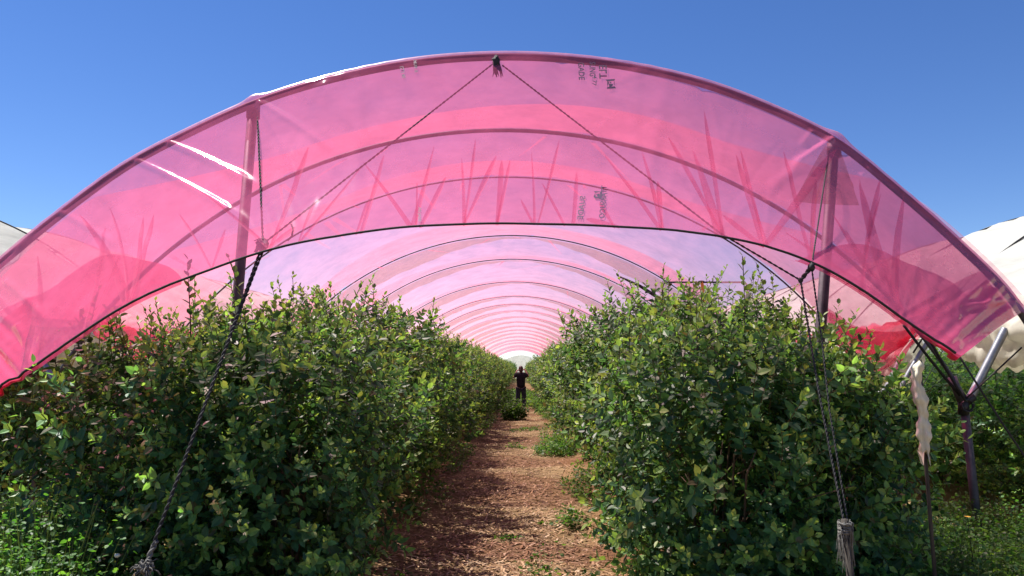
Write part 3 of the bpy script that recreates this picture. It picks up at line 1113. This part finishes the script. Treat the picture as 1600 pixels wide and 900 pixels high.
# trellis frames over the right row, with ribbons
for k, (xa, xb, yt, d, lab) in enumerate(((1035, 1168, 441, 9.8, 'thin black goalpost-shaped frame with orange ribbon above right hedge, the nearer'),
                                          (981, 1062, 478, 13.6, 'thin black goalpost-shaped frame with pale ribbon, the farther and smaller'))):
    A_, B_ = P(xa, yt, d), P(xb, yt, d)
    o = thing('trellis_frame', lab, 'frame', (A_.lerp(B_, .5).x, d, 0), group='frames over the right row')
    loc = Vector(o.location)
    r0 = 0.06
    pl = [Vector((A_.x, d, 0)), A_ - Vector((0, 0, r0)), A_ + Vector((r0 * .3, 0, -r0 * .3)), A_ + Vector((r0, 0, 0)), B_ - Vector((r0, 0, 0)), B_ + Vector((-r0 * .3, 0, -r0 * .3)),
          B_ - Vector((0, 0, r0)), Vector((B_.x, d, 0))]
    b = MB()
    b.tube([q - loc for q in pl], 0.0115, 8)
    b.build('pipe', M['black_hose'], o)
    b = MB()
    c_ = B_ - loc + Vector((0, 0, -.17))
    b.blob(c_, (.03, .03, .05), 9, 6, .5)
    b.tube([c_, c_ + Vector((.05, -.03, -.05))], .009, 5)
    b.blob(Vector((A_.x + 0.45 * (B_.x - A_.x), d, A_.z)) - loc, (.06, .024, .02), 10, 6, .3)
    b.build('tie', M['black_hose'], o)
    rx = A_.x + 0.42 * (B_.x - A_.x)
    ro = thing('ribbon', 'orange ribbon hanging from the nearer black frame' if k == 0 else 'pale ribbon with orange tip on farther black frame', 'ribbon', (rx, d - 0.03, A_.z), group='ribbons on frames')
    u = np.linspace(0, 1, 14)
    for nm, mt, off, ln in (('tail', M['orange'], 0.03, .27 if k == 0 else .33), ('tail', M['pale_ribbon'], -0.035, .24 if k == 0 else .30)):
        V = np.zeros((14, 4, 3))
        for j_ in range(4):
            w = (j_ / 3 - .5)
            V[:, j_, 0] = off * (1 + u) + w * (0.03 + 0.045 * u * (1 - u * .7)) + .012 * np.sin(u * 6)
            V[:, j_, 1] = .015 * np.sin(u * 7 + w * 3 + off * 50)
            V[:, j_, 2] = 0.01 - ln * u
        b = MB()
        b.grid(V)
        b.build(nm, mt, ro)

# slanting dark pipe hung under the roof, right
b = MB()
q = [P(968, 432, 10.6), P(1000, 447, 10.6), P(1030, 466, 10.7), P(1062, 492, 10.8), P(1092, 515, 10.9)]
b.tube(q, [.012, .022, .026, .028, .028], 10)
props(b.build('slanting_pipe', M['black_hose']), 'bare dark pipe slanting down under pink roof behind black frames', 'pipe')

# ------------------------------------------------------------------ the neighbouring white tunnels and the far one


def white_tunnel(name, lab, x0, d0, d1, step, side, end_wall=False, fm='white_film', eaves=(-1, 1), apex=APEX):
    t = thing(name, lab, 'polytunnel', (x0, d0, 0))
    loc = Vector(t.location)
    ds = list(np.arange(d0, d1 + .01, step))
    zc = apex - RAD
    for k, d in enumerate(ds):
        a = np.linspace(-HALF, HALF, 40)
        q = arc(a, x0, zc=zc)
        pts = [Vector((q[0, 0], d, 0))] + [Vector((x, d, z)) for x, z in q] + [Vector((q[-1, 0], d, 0))]
        b = MB()
        b.tube([v_ - loc for v_ in pts], .028, 8)
        b.build('hoop', M['galv'], t)
    for k in range(len(ds) - 1):
        a = np.linspace(-R(56), R(56), 90) * (.90 if k == 0 else 1)
        s = np.linspace(0, 1, 24)
        A, SS = np.meshgrid(a, s, indexing='ij')
        L_ = ds[k + 1] - ds[k]
        wr = 0.02 * vnoise(A * 5, SS * 14, 60 + k) + 0.022 * np.abs(np.sin(SS * 10 + 3 * np.sin(A * 3) + k)) * (0.3 + np.abs(A)) + .028 * np.abs(np.sin(A * 14 + SS * 6 * np.sin(A * 5 + k)))
        r = RAD + 0.035 - 0.05 * L_ * 4 * SS * (1 - SS) * .7 + wr
        V = np.stack([x0 + r * np.sin(A), ds[k] - (.12 if k == 0 else 0) + SS * (L_ + (.12 if k == 0 else 0)), zc + r * np.cos(A)], -1) - np.array(loc)
        b = MB()
        b.grid(V)
        b.build('roof_film', M[fm], t)
        ae = R(51.5) if k == 0 else R(56)
        if eaves and k:
            a = np.linspace(-R(56), R(56), 60)
            q = arc(a, x0, RAD + .066, zc)
            b = MB()
            b.tube([Vector((x + 0, ds[k] + .02 * math.sin(x * 3), z)) - loc for x, z in q], .010, 6)
            b.build('tie_rope', M['black_rope'], t)
        for sd_ in eaves:
            s = np.linspace(0, 1, 60)
            th = np.linspace(0, 2 * math.pi, 25)
            T, Q = np.meshgrid(s, th, indexing='ij')
            ex, ez = x0 + sd_ * RAD * math.sin(ae), zc + RAD * math.cos(ae)
            sg = 0.16 * 4 * T * (1 - T)
            rr = (0.10 + 0.13 * 4 * T * (1 - T)) * (1 + .16 * np.sin(Q * 6 + T * 5 + k) + .16 * np.abs(np.sin(Q * 5 - T * 9)) + .10 * np.sin(T * 34 + Q * 5) + .07 * np.sin(T * 61 - Q * 3 + k))
            V = np.stack([ex + rr * np.cos(Q) * .8, ds[k] + T * L_, ez - sg + .06 + rr * np.sin(Q) * 1.2], -1) - np.array(loc)
            b = MB()
            b.grid(V)
            b.build('gathered_edge', M['cream_film'], t)
    if end_wall:
        a = np.linspace(-HALF, HALF, 40)
        q = arc(a, x0, zc=zc)
        V = np.stack([np.stack([q[:, 0], np.full(40, d1 + .05), q[:, 1]], -1), np.stack([q[:, 0], np.full(40, d1 + .05), np.full(40, 0.0)], -1)], 1) - np.array(loc)
        b = MB()
        b.grid(V)
        b.build('end_film', M[fm], t)
    return t


white_tunnel('white_tunnel', 'white film tunnel bulging behind the pink valance at right edge', 7.95, 6.0, 30, 2.2, -1)
white_tunnel('white_tunnel', 'white film tunnel whose roof shows at far left edge', -8.3, 7.2, 30, 2.2, 1)
white_tunnel('white_tunnel', 'pale white tunnel closing the view beyond the photographing person', X0, 86, 126, 4, 0, True, 'far_film', eaves=())


# ------------------------------------------------------------------ plants
LEAF_L = np.array([[0, 0, 0], [-.30, .30, .05], [-.26, .66, .03], [0, 1, -.06], [.26, .66, .03], [.30, .30, .05]])
LEAF_F = np.array([[0, 3, 2, 1], [0, 5, 4, 3]])
PAL = np.array([1.14, 1.10, 1.16]) * np.array([[.030, .080, .038], [.045, .120, .048], [.066, .165, .056], [.100, .225, .064], [.170, .31, .080], [.090, .090, .042], [.082, .142, .092], [.23, .34, .09]])


def rot_basis(d, roll):
    """rows: x, y(=d), z  for (n,3) directions."""
    d = d / np.linalg.norm(d, axis=1, keepdims=True)
    up = np.zeros_like(d)
    up[:, 2] = 1
    bad = np.abs(d[:, 2]) > 0.95
    up[bad] = [1, 0, 0]
    x = np.cross(d, up)
    x /= np.linalg.norm(x, axis=1, keepdims=True)
    z = np.cross(x, d)
    c, s = np.cos(roll)[:, None], np.sin(roll)[:, None]
    return x * c + z * s, d, -x * s + z * c


def leaves_mesh(pos, dirs, roll, size, width, cols):
    x, y, z = rot_basis(dirs, roll)
    L = LEAF_L
    V = (pos[:, None] + x[:, None] * (L[None, :, 0:1] * (size * width)[:, None, None]) + y[:, None] * (L[None, :, 1:2] * size[:, None, None])
         + z[:, None] * (L[None, :, 2:3] * size[:, None, None]))
    n_ = len(pos)
    F_ = (np.arange(n_)[:, None, None] * 6 + LEAF_F[None]).reshape(-1, 4)
    return V.reshape(-1, 3), F_, np.repeat(cols, 6, 0)


def make_shoot(seed, length, nl, young):
    r = np.random.default_rng(seed)
    t = np.linspace(0.06, 1, nl)
    bend = r.normal(0, .10, 2)
    ax = np.stack([bend[0] * t * t * length, bend[1] * t * t * length, t * length], -1)
    az = np.arange(nl) * 2.4 + r.uniform(0, 6)
    el = 0.25 + 0.75 * t ** 2 + r.normal(0, .18, nl)
    d = np.stack([np.cos(az) * np.cos(el), np.sin(az) * np.cos(el), np.sin(el)], -1)
    size = (0.062 - 0.024 * t ** 3) * r.uniform(.75, 1.2, nl)
    ci = np.where(t > young, r.choice([3, 4, 4, 7], nl), r.choice([0, 1, 1, 2, 2, 3, 6, 5], nl, p=[.17, .23, .12, .19, .13, .09, .04, .03]))
    cols = PAL[ci] * r.uniform(.8, 1.2, (nl, 1))
    # leaf face turned up
    V, F_, C = leaves_mesh(ax, d, r.normal(0, .35, nl), size, np.full(nl, .92), cols)
    mb_ = MB()
    mb_.tube([Vector(q) for q in np.concatenate([[[0, 0, -.03]], ax[::3]])], 0.0022, 3, cap=False)
    sv, sf = np.concatenate(mb_.v), np.concatenate(mb_.f)
    V2 = np.concatenate([V, sv])
    F2 = np.concatenate([F_, sf + len(V)])
    C2 = np.concatenate([C, np.tile([[.10, .085, .04]], (len(sv), 1))])
    return V2, F2, C2


SHOOTS = [make_shoot(100 + k, 0.17 + 0.03 * (k % 4), 12 + 2 * (k % 3), .72 if k % 3 else .55) for k in range(8)]
SHOOT_ME = [np_mesh('shoot', v_, f_, M['leaf'], c_) for v_, f_, c_ in SHOOTS]
LONG = [make_shoot(200 + k, 0.36 + 0.06 * k, 18 + 2 * k, .6) for k in range(3)]
LONG_ME = [np_mesh('shoot', v_, f_, M['leaf'], c_) for v_, f_, c_ in LONG]


def bush_plan(seed, ax=1.08, ay=.86, top=1.84, n=900, spikes=26):
    """positions, directions, kinds and shell depth of a bush's shoots."""
    r = np.random.default_rng(seed)
    u = r.normal(size=(n * 2, 3))
    u /= np.linalg.norm(u, axis=1, keepdims=True)
    lump = 1 + .20 * vnoise(u[:, 0] * 5 + seed, u[:, 1] * 5 + u[:, 2] * 6, seed) + .05 * r.normal(size=len(u))
    rad = r.random(len(u)) ** .32
    sg = np.sign(u) * np.abs(u) ** .8
    p_ = sg * (rad * lump)[:, None] * np.array([ax, ay, top * .5])
    p_[:, 2] += top * .52
    # taper to the foot
    k_ = np.clip(p_[:, 2] / (top * .45), 0.35, 1) ** .35
    p_[:, 0] *= k_
    p_[:, 1] *= k_
    ok = (p_[:, 2] > .06) & (p_[:, 2] < top * 1.02)
    p_, u, rad = p_[ok][:n], u[ok][:n], rad[ok][:n]
    d = u * np.array([1, 1, .5]) * .8 + np.array([0, 0, .75]) + r.normal(0, .35, (len(u), 3))
    d[p_[:, 2] < .7] -= np.array([0, 0, .35])
    kind = r.integers(0, 8, len(p_))
    # tall tips
    sx = np.stack([r.uniform(-.8, .8, spikes) * ax, r.uniform(-.9, .9, spikes) * ay, np.zeros(spikes)], -1)
    sx[:, 2] = top * .98 * np.sqrt(np.clip(1 - (sx[:, 0] / ax) ** 2 * .55 - (sx[:, 1] / ay) ** 2 * .3, .2, 1)) - .06
    sdir = np.stack([r.normal(0, .15, spikes) + sx[:, 0] * .15, r.normal(0, .15, spikes), np.ones(spikes)], -1)
    p_ = np.concatenate([p_, sx])
    d = np.concatenate([d, sdir])
    kind = np.concatenate([kind, 8 + r.integers(0, 3, spikes)])
    rad = np.concatenate([rad, np.full(spikes, 1.0)])
    sc = r.uniform(.72, 1.38, len(p_))
    tint = r.uniform(.62, 1.4, len(p_))
    return p_, d, kind, rad, sc, tint, r.uniform(0, 6.28, len(p_))


def joined(plan, sel):
    p_, d, kind, rad, sc, tint, roll = plan
    Vs, Fs, Cs, n_ = [], [], [], 0
    x, y, z = rot_basis(d, roll)
    lib = SHOOTS + LONG
    for i in sel:
        v_, f_, c_ = lib[kind[i]]
        # shoot's own z runs along d
        w = p_[i] + (v_[:, 0:1] * x[i] + v_[:, 1:2] * z[i] + v_[:, 2:3] * y[i]) * sc[i]
        Vs.append(w)
        Fs.append(f_ + n_)
        Cs.append(c_ * tint[i])
        n_ += len(v_)
    return np.concatenate(Vs), np.concatenate(Fs), np.concatenate(Cs)


def canes(seed, ax=1.0, ay=.75, top=1.9, n=13):
    r = np.random.default_rng(seed)
    b = MB()
    for k in range(n):
        w = r.uniform(0, 6.28)
        q = r.uniform(.2, .85)
        e = Vector((ax * q * math.cos(w), ay * q * math.sin(w), top * r.uniform(.6, .92)))
        f0 = Vector((.12 * math.cos(w), .12 * math.sin(w), -.05))
        m1 = Vector((e.x * .35 + r.normal(0, .05), e.y * .35 + r.normal(0, .05), e.z * .5))
        b.tube([f0, m1, e.lerp(m1, .35) + Vector((r.normal(0, .04), r.normal(0, .04), .05)), e], [.012, .009, .007, .003], 5)
        for q_ in range(2):
            s0 = m1.lerp(e, r.uniform(.0, .6))
            b.tube([s0, s0 + Vector((r.normal(0, .22), r.normal(0, .18), r.uniform(.15, .4)))], [.005, .002], 4)
    return b


NB = 6
FOL, CAN = [], []
for k in range(NB):
    pl = bush_plan(300 + k, n=880)
    v_, f_, c_ = joined(pl, range(len(pl[0])))
    FOL.append(np_mesh('foliage', v_, f_, M['leaf'], c_))
    CAN.append(canes(400 + k).mesh('canes', M['cane']))


def far_bush(x, y, rz, sc, label, group, k):
    z = float(ground_h(x, y))
    t = thing('blueberry_bush', label, 'bush', (x, y, z - .02), group)
    t.rotation_euler = (0, 0, rz)
    t.scale = sc
    o = put('foliage', FOL[k], t)
    o['kind'] = 'stuff'
    put('canes', CAN[k], t)
    return t


def near_bush(x, y, seed, dims, label, group, n=1000, spikes=30):
    z = float(ground_h(x, y))
    t = thing('blueberry_bush', label, 'bush', (x, y, z - .02), group)
    ax, ay, top = dims
    pl = bush_plan(seed, ax, ay, top, n, spikes)
    p_, d, kind, rad, sc, tint, roll = pl
    to = np.array([0 - x, 0 - y, CAM_Z - z]) - p_
    dist = np.linalg.norm(to, axis=1)
    score = -(dist) + (kind >= 8) * .6
    order = np.argsort(-score)
    top300 = order[:290]
    rest = order[290:]
    xb, yb, zb = rot_basis(d, roll)
    lib = SHOOT_ME + LONG_ME
    for i in top300:
        o = bpy.data.objects.new('shoot', lib[kind[i]])
        COL.objects.link(o)
        o.parent = t
        m_ = Matrix((tuple(xb[i]), tuple(zb[i]), tuple(yb[i]))).transposed().to_4x4()
        if m_.determinant() < 0:
            m_ = m_ @ Matrix.Diagonal((-1, 1, 1, 1))
        o.matrix_local = Matrix.Translation(Vector(p_[i])) @ m_ @ Matrix.Scale(sc[i], 4)
    v_, f_, c_ = joined(pl, rest)
    o = put('foliage', np_mesh('foliage', v_, f_, M['leaf'], c_), t)
    o['kind'] = 'stuff'
    put('canes', canes(seed + 1, ax * .9, ay * .9, top * .88).mesh('canes', M['cane']), t)
    return t


GL, GR = 'bushes of the row left of the path', 'bushes of the row right of the path'
near_bush(-1.55, 4.95, 501, (.78, .80, 1.72), 'dark front bush left of the path, behind the left guy rope', GL)
near_bush(-2.35, 5.0, 502, (.74, .78, 1.62), 'front bush at far left with a tall sprig up to the pink film', GL)
near_bush(-1.95, 6.2, 503, (1.05, .85, 1.86), 'second bush left of the path, behind the front pair', GL)
near_bush(1.22, 4.95, 504, (.74, .80, 1.74), 'dark front bush right of the path with leaves hanging to the soil', GR)
near_bush(1.86, 5.10, 505, (.60, .72, 1.50), 'front bush at right behind the roped stake', GR)
near_bush(1.76, 6.3, 506, (.86, .85, 1.98), 'second bush right of the path, tallest tips near the upright post', GR)
r = np.random.default_rng(9)
for side, rx, grp, lab in ((0, ROW_L, GL, 'green bush in row left of the path, deeper under the pink roof'), (1, ROW_R, GR, 'green bush in row right of the path, deeper under the pink roof')):
    y = 7.5
    k = 0
    while y < 116:
        s_ = r.uniform(.92, 1.12)
        hz = r.uniform(.84, 1.2)
        far_bush(rx + r.normal(0, .13), y, r.choice([0, math.pi]) + r.normal(0, .25), (s_ * 1.02, s_, hz), ('%s bush back along the %s row, counted from its near end' % (('third', 'fourth', 'fifth', 'sixth')[k], ('left', 'right')[side])) if k < 4 else lab, grp, int(r.integers(0, NB)))
        y += 1.22 if y < 45 else 1.9
        k += 1
for rx, y0, y1, lab, grp in ((ROW_L + 7.72, 6.6, 44, 'bush in the hedge row right of the shared posts, before white tunnel', 'bushes of the neighbouring right row'),
                             (ROW_R - 8.1, 6.6, 40, 'bush in the hedge row past the left edge of the pink tunnel', 'bushes of the neighbouring left row'),
                             (ROW_R + 8.1, 9.5, 30, 'bush in the outermost hedge row under the right white tunnel', 'bushes of the outer right row'),
                             (ROW_L - 8.1, 12.5, 30, 'bush in the outermost hedge row under the left white tunnel', 'bushes of the outer left row')):
    y = y0
    while y < y1:
        far_bush(rx + r.normal(0, .1), y, r.uniform(-.3, .3) + r.choice([0, math.pi]), (1.05, 1.05, r.uniform(.84, .94)), lab, grp, int(r.integers(0, NB)))
        y += 1.3

# single sprig standing up behind the film at left
sp = P(290, 470, 4.75)
o = thing('leafy_sprig', 'single dark sprig showing through the pink film above left bushes', 'sprig', sp)
b = MB()
b.tube([(0.05, 0.02, -.5), (0.03, 0.01, -.1), (0, 0, .24)], [.006, .004, .002], 6)
b.build('stem', M['cane'], o)
pos, dr, sz = [], [], []
for k in range(13):
    t = k / 12
    w = k * 2.4
    pos.append((0.035 * (1 - t), .01, -.16 + .42 * t))
    dr.append((math.cos(w), math.sin(w) * .6, .35 + t))
    sz.append(.072 - .02 * t)
n_ = 13
v_, f_, c_ = leaves_mesh(np.array(pos), np.array(dr), rng.normal(0, .3, n_), np.array(sz), np.full(n_, .95), PAL[rng.choice([0, 1, 2, 5], n_)])
for k in range(n_):
    put('leaf', np_mesh('leaf', v_[k * 6:k * 6 + 6], LEAF_F, M['leaf'], c_[k * 6:k * 6 + 6]), o)

# ------------------------------------------------------------------ weeds
WP = np.array([[.050, .145, .026], [.075, .195, .032], [.038, .105, .026], [.125, .25, .045], [.08, .15, .04]])


def weed_mesh(name, boxes, n, hmax, seed, lsize=(.026, .055), pal=WP):
    """Low ground cover: n leaves on stems in ellipses (x,y,rx,ry)."""
    r = np.random.default_rng(seed)
    pos, dr = [], []
    ns = n // 14
    Bx = np.array(boxes)
    area = Bx[:, 2] * Bx[:, 3]
    pick = r.choice(len(Bx), ns, p=area / area.sum())
    th, q = r.uniform(0, 6.28, ns), np.sqrt(r.random(ns))
    sx = Bx[pick, 0] + Bx[pick, 2] * q * np.cos(th)
    sy = Bx[pick, 1] + Bx[pick, 3] * q * np.sin(th)
    sh = hmax * (1 - .5 * q ** 2) * r.uniform(.35, 1, ns)
    gz = ground_h(sx, sy)
    k = r.random((ns, 14)) ** .6
    lean = r.normal(0, .25, (ns, 2))
    pz = gz[:, None] + sh[:, None] * k
    px = sx[:, None] + lean[:, 0:1] * sh[:, None] * k + r.normal(0, .045, (ns, 14))
    py = sy[:, None] + lean[:, 1:2] * sh[:, None] * k + r.normal(0, .045, (ns, 14))
    pos = np.stack([px, py, pz], -1).reshape(-1, 3)
    m_ = len(pos)
    d = np.stack([r.normal(size=m_), r.normal(size=m_), r.normal(.25, .4, m_)], -1)
    size = r.uniform(*lsize, m_)
    c = pal[r.integers(0, len(pal), m_)] * r.uniform(.8, 1.2, (m_, 1))
    v_, f_, c_ = leaves_mesh(pos, d, r.normal(0, .5, m_), size, np.full(m_, 1.35), c)
    # stems
    w = .0011
    a = np.stack([sx, sy, gz], -1)
    e = np.stack([sx + lean[:, 0] * sh, sy + lean[:, 1] * sh, gz + sh], -1)
    sv = np.stack([a + [w, 0, 0], a - [w, 0, 0], e - [w, 0, 0], e + [w, 0, 0]], 1).reshape(-1, 3)
    sf = np.arange(len(sv)).reshape(-1, 4)
    V = np.concatenate([v_, sv])
    F_ = np.concatenate([f_, sf + len(v_)])
    C = np.concatenate([c_, np.tile([[.05, .075, .025]], (len(sv), 1))])
    return np_mesh(name, V, F_, M['weed'], C)


def weeds(label, boxes, n, h, seed, **kw):
    o = put('weeds', weed_mesh('weeds', boxes, n, h, seed, **kw))
    props(o, label, 'weeds', kind='stuff')


weeds('bright sunlit green weeds at the lower left corner', [(-2.75, 4.0, .65, .5), (-3.6, 5.0, .7, .9), (-2.35, 3.7, .35, .25)], 52000, 1.0, 71, lsize=(.014, .036))
weeds('tangled sunlit weeds around the shared post at lower right', [(3.2, 5.4, .8, .9), (2.55, 4.2, .55, .45), (3.9, 6.6, .8, 1.0)], 42000, .62, 72, lsize=(.014, .036))
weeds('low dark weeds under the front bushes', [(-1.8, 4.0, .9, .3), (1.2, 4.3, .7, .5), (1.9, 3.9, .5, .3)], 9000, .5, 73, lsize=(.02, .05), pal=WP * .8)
weeds('thin green weeds along both edges of the path', [(-1.15, 9.5, .22, 1.2), (-1.12, 14, .25, 2), (.85, 10.5, .25, 1.4), (.8, 18, .3, 4), (-1.1, 24, .3, 7), (.95, 7.6, .22, .5), (.9, 32, .4, 8), (-1.1, 36, .4, 8)], 16000, .34, 74)
weeds('green grass and weeds closing over the path beyond the person', [(-.2, 44, 1.1, 11), (.55, 33.5, .4, 3), (-.8, 34, .35, 4)], 15000, .42, 75, lsize=(.04, .09))

plants = [((803, 655), 24.5, .36, .34, 1500, .85, 'dark bushy seedling standing in mid path before the person', .85),
          ((870, 700), 15.0, .42, .70, 2600, .42, 'low bright green clump spilling onto the path from right', 1.15),
          ((795, 838), 7.6, .07, .08, 60, .11, 'tiny green tuft on bare mulch in mid path', .9),
          ((886, 812), 8.2, .22, .16, 260, .26, 'green weed clump at the right edge of path', .9),
          ((820, 668), 20.5, .45, .4, 420, .18, 'flat green weed patch across the path behind the bright clump', .9),
          ((806, 698), 16.2, .20, .16, 140, .14, 'small weed on path between both rows', 1.0),
          ((616, 858), 5.9, .10, .10, 60, .30, 'leafy weed at the left edge of path near the soil bank', .8),
          ((848, 888), 5.9, .10, .09, 150, .44, 'spindly grey green weed at the bottom of the path', .75),
          ((905, 880), 5.6, .24, .16, 220, .34, 'broad leaved weed at the foot of right front bush', 1.05)]
for (pp, d, rx, ry, n_, h_, lab, gain) in plants:
    q = P(pp[0], pp[1], d)
    o = put('weed', weed_mesh('weed', [(q.x, d, rx, ry)], n_, h_, int(pp[0]), lsize=(.05, .095) if d > 22 else (.024, .05) if d > 7 else (.02, .045), pal=WP * gain))
    props(o, lab, 'weed', kind='stuff' if 'patch' in lab else None)

# seed heads and yellow flower
for (px, py, d, lab) in ((183, 868, 3.9, 'white fluffy seed head on thin stalk beside frayed rope knot'), (153, 876, 3.95, 'smaller pale seed head left of the white one')):
    q = P(px, py, d)
    o = thing('seed_head', lab, 'flower', (q.x, q.y, 0), group='seed heads by the rope')
    b = MB()
    b.tube([(0.01, 0, 0), (-.01, 0, q.z * .6), (0, 0, q.z)], .0025, 5)
    b.build('stalk', M['weed'], o)
    b = MB()
    b.blob((0, 0, q.z), (.013, .013, .010), 8, 8, .3)
    b.build('head', M['seed'], o)
q = P(1512, 808, 5.1)
o = thing('yellow_flower', 'small yellow flower among weeds left of the post foot', 'flower', (q.x, q.y, 0))
b = MB()
b.tube([(0.03, 0, 0), (0.02, 0, q.z * .5), (0, 0, q.z)], .002, 5)
b.build('stalk', M['weed'], o)
for k in range(6):
    w = k * math.pi / 3
    V = leaves_mesh(np.array([[0, 0, q.z]]), np.array([[math.cos(w), math.sin(w), .25]]), np.zeros(1), np.array([.022]), np.array([1.2]), PAL[:1])
    put('petal', np_mesh('petal', V[0], V[1], M['yellow']), o)

# ------------------------------------------------------------------ the person
pd = 31.0
q = P(814, 640, pd)
person = thing('person', 'person in black shirt and dark jeans, back turned, raising a camera in mid path', 'person', (q.x, pd, float(ground_h(q.x, pd))))


def skin_mesh(name, verts, edges, radii, m, root=0, sub=2):
    me = bpy.data.meshes.new(name)
    me.from_pydata(verts, edges, [])
    o = bpy.data.objects.new(name, me)
    COL.objects.link(o)
    md = o.modifiers.new('skin', 'SKIN')
    md.use_smooth_shade = True
    for k, r_ in enumerate(radii):
        sv = me.skin_vertices[0].data[k]
        sv.radius = r_ if isinstance(r_, tuple) else (r_, r_)
        sv.use_root = (k == root)
    s2 = o.modifiers.new('sub', 'SUBSURF')
    s2.levels = s2.render_levels = sub
    bpy.context.view_layer.update()
    me2 = bpy.data.meshes.new_from_object(o.evaluated_get(bpy.context.evaluated_depsgraph_get()))
    me2.name = name
    for pg in me2.polygons:
        pg.use_smooth = True
    COL.objects.unlink(o)
    bpy.data.objects.remove(o)
    return put(name, me2, person, m)


# joints (facing +Y, away from the camera)
J = [(0, 0, .92), (0, -.01, 1.08), (0, -.015, 1.25), (0, 0, 1.40), (0, .02, 1.48), (0, .035, 1.56), (0, .03, 1.66),
     (-.18, 0, 1.40), (-.29, .09, 1.27), (-.15, .26, 1.56), (-.08, .30, 1.59),
     (.18, 0, 1.40), (.31, .08, 1.30), (.17, .25, 1.60), (.08, .30, 1.60),
     (-.10, 0, .88), (-.12, .01, .48), (-.13, -.02, .08), (-.14, .11, .035),
     (.10, 0, .88), (.12, .02, .48), (.13, -.02, .08), (.14, .11, .035)]
E = [(0, 1), (1, 2), (2, 3), (3, 4), (4, 5), (5, 6), (3, 7), (7, 8), (8, 9), (9, 10), (3, 11), (11, 12), (12, 13), (13, 14),
     (0, 15), (15, 16), (16, 17), (17, 18), (0, 19), (19, 20), (20, 21), (21, 22)]
RR = [(.14, .11), (.13, .10), (.15, .11), (.14, .10), .054, .082, .07, .062, .042, .028, .03, .062, .042, .028, .03,
      .085, .056, .036, .03, .085, .056, .036, .03]
skin_mesh('body', J, E, RR, M['skin'])
skin_mesh('shirt', [(0, 0, .83), (0, 0, 1.0), (0, -.015, 1.25), (0, 0, 1.40), (-.18, 0, 1.405), (-.262, .065, 1.302), (.18, 0, 1.405), (.28, .055, 1.325)],
          [(0, 1), (1, 2), (2, 3), (3, 4), (4, 5), (3, 6), (6, 7)], [(.19, .14), (.185, .135), (.20, .14), (.17, .115), .10, .088, .10, .088], M['shirt'])
skin_mesh('trousers', [(0, 0, .96), (-.095, 0, .86), (-.12, .01, .48), (-.13, -.02, .10), (.095, 0, .86), (.12, .02, .48), (.13, -.02, .10)],
          [(0, 1), (1, 2), (2, 3), (0, 4), (4, 5), (5, 6)], [(.18, .13), .122, .095, .078, .122, .095, .078], M['denim'])
b = MB()
b.blob((0, .01, 1.645), (.092, .100, .105), 2, 12, .10)
b.blob((0, -.07, 1.56), (.06, .045, .09), 12, 8, .15)
b.build('hair', M['hair'], person)
for sx in (-1, 1):
    b = MB()
    b.blob((sx * .135, .05, .04), (.052, .13, .045), 14, 8, .08)
    b.build('shoe', M['shoe'], person)
    for k in range(5):        # fingers and thumb closed round the camera
        b = MB()
        zf = 1.60 - .022 * k
        b.tube([(sx * .085, .30, zf), (sx * .07, .335, zf + .004), (sx * .035, .345, zf + .002 * k)] if k < 4 else [(sx * .075, .28, 1.53), (sx * .05, .27, 1.555), (sx * .03, .275, 1.575)], [.011, .010, .007], 6)
        b.build('thumb' if k == 4 else 'finger', M['skin'], person)
cmr = thing('camera_phone', 'small dark camera held up before the face of the standing person', 'camera', (q.x, pd + .315, person.location.z + 1.565))
b = MB()
b.box((0, 0, 0), (.135, .018, .075))
b.build('case', M['phone'], cmr, False)
b = MB()
b.tube([(.04, .009, .018), (.04, .016, .018)], .012, 12)
b.build('lens', M['black_hose'], cmr)
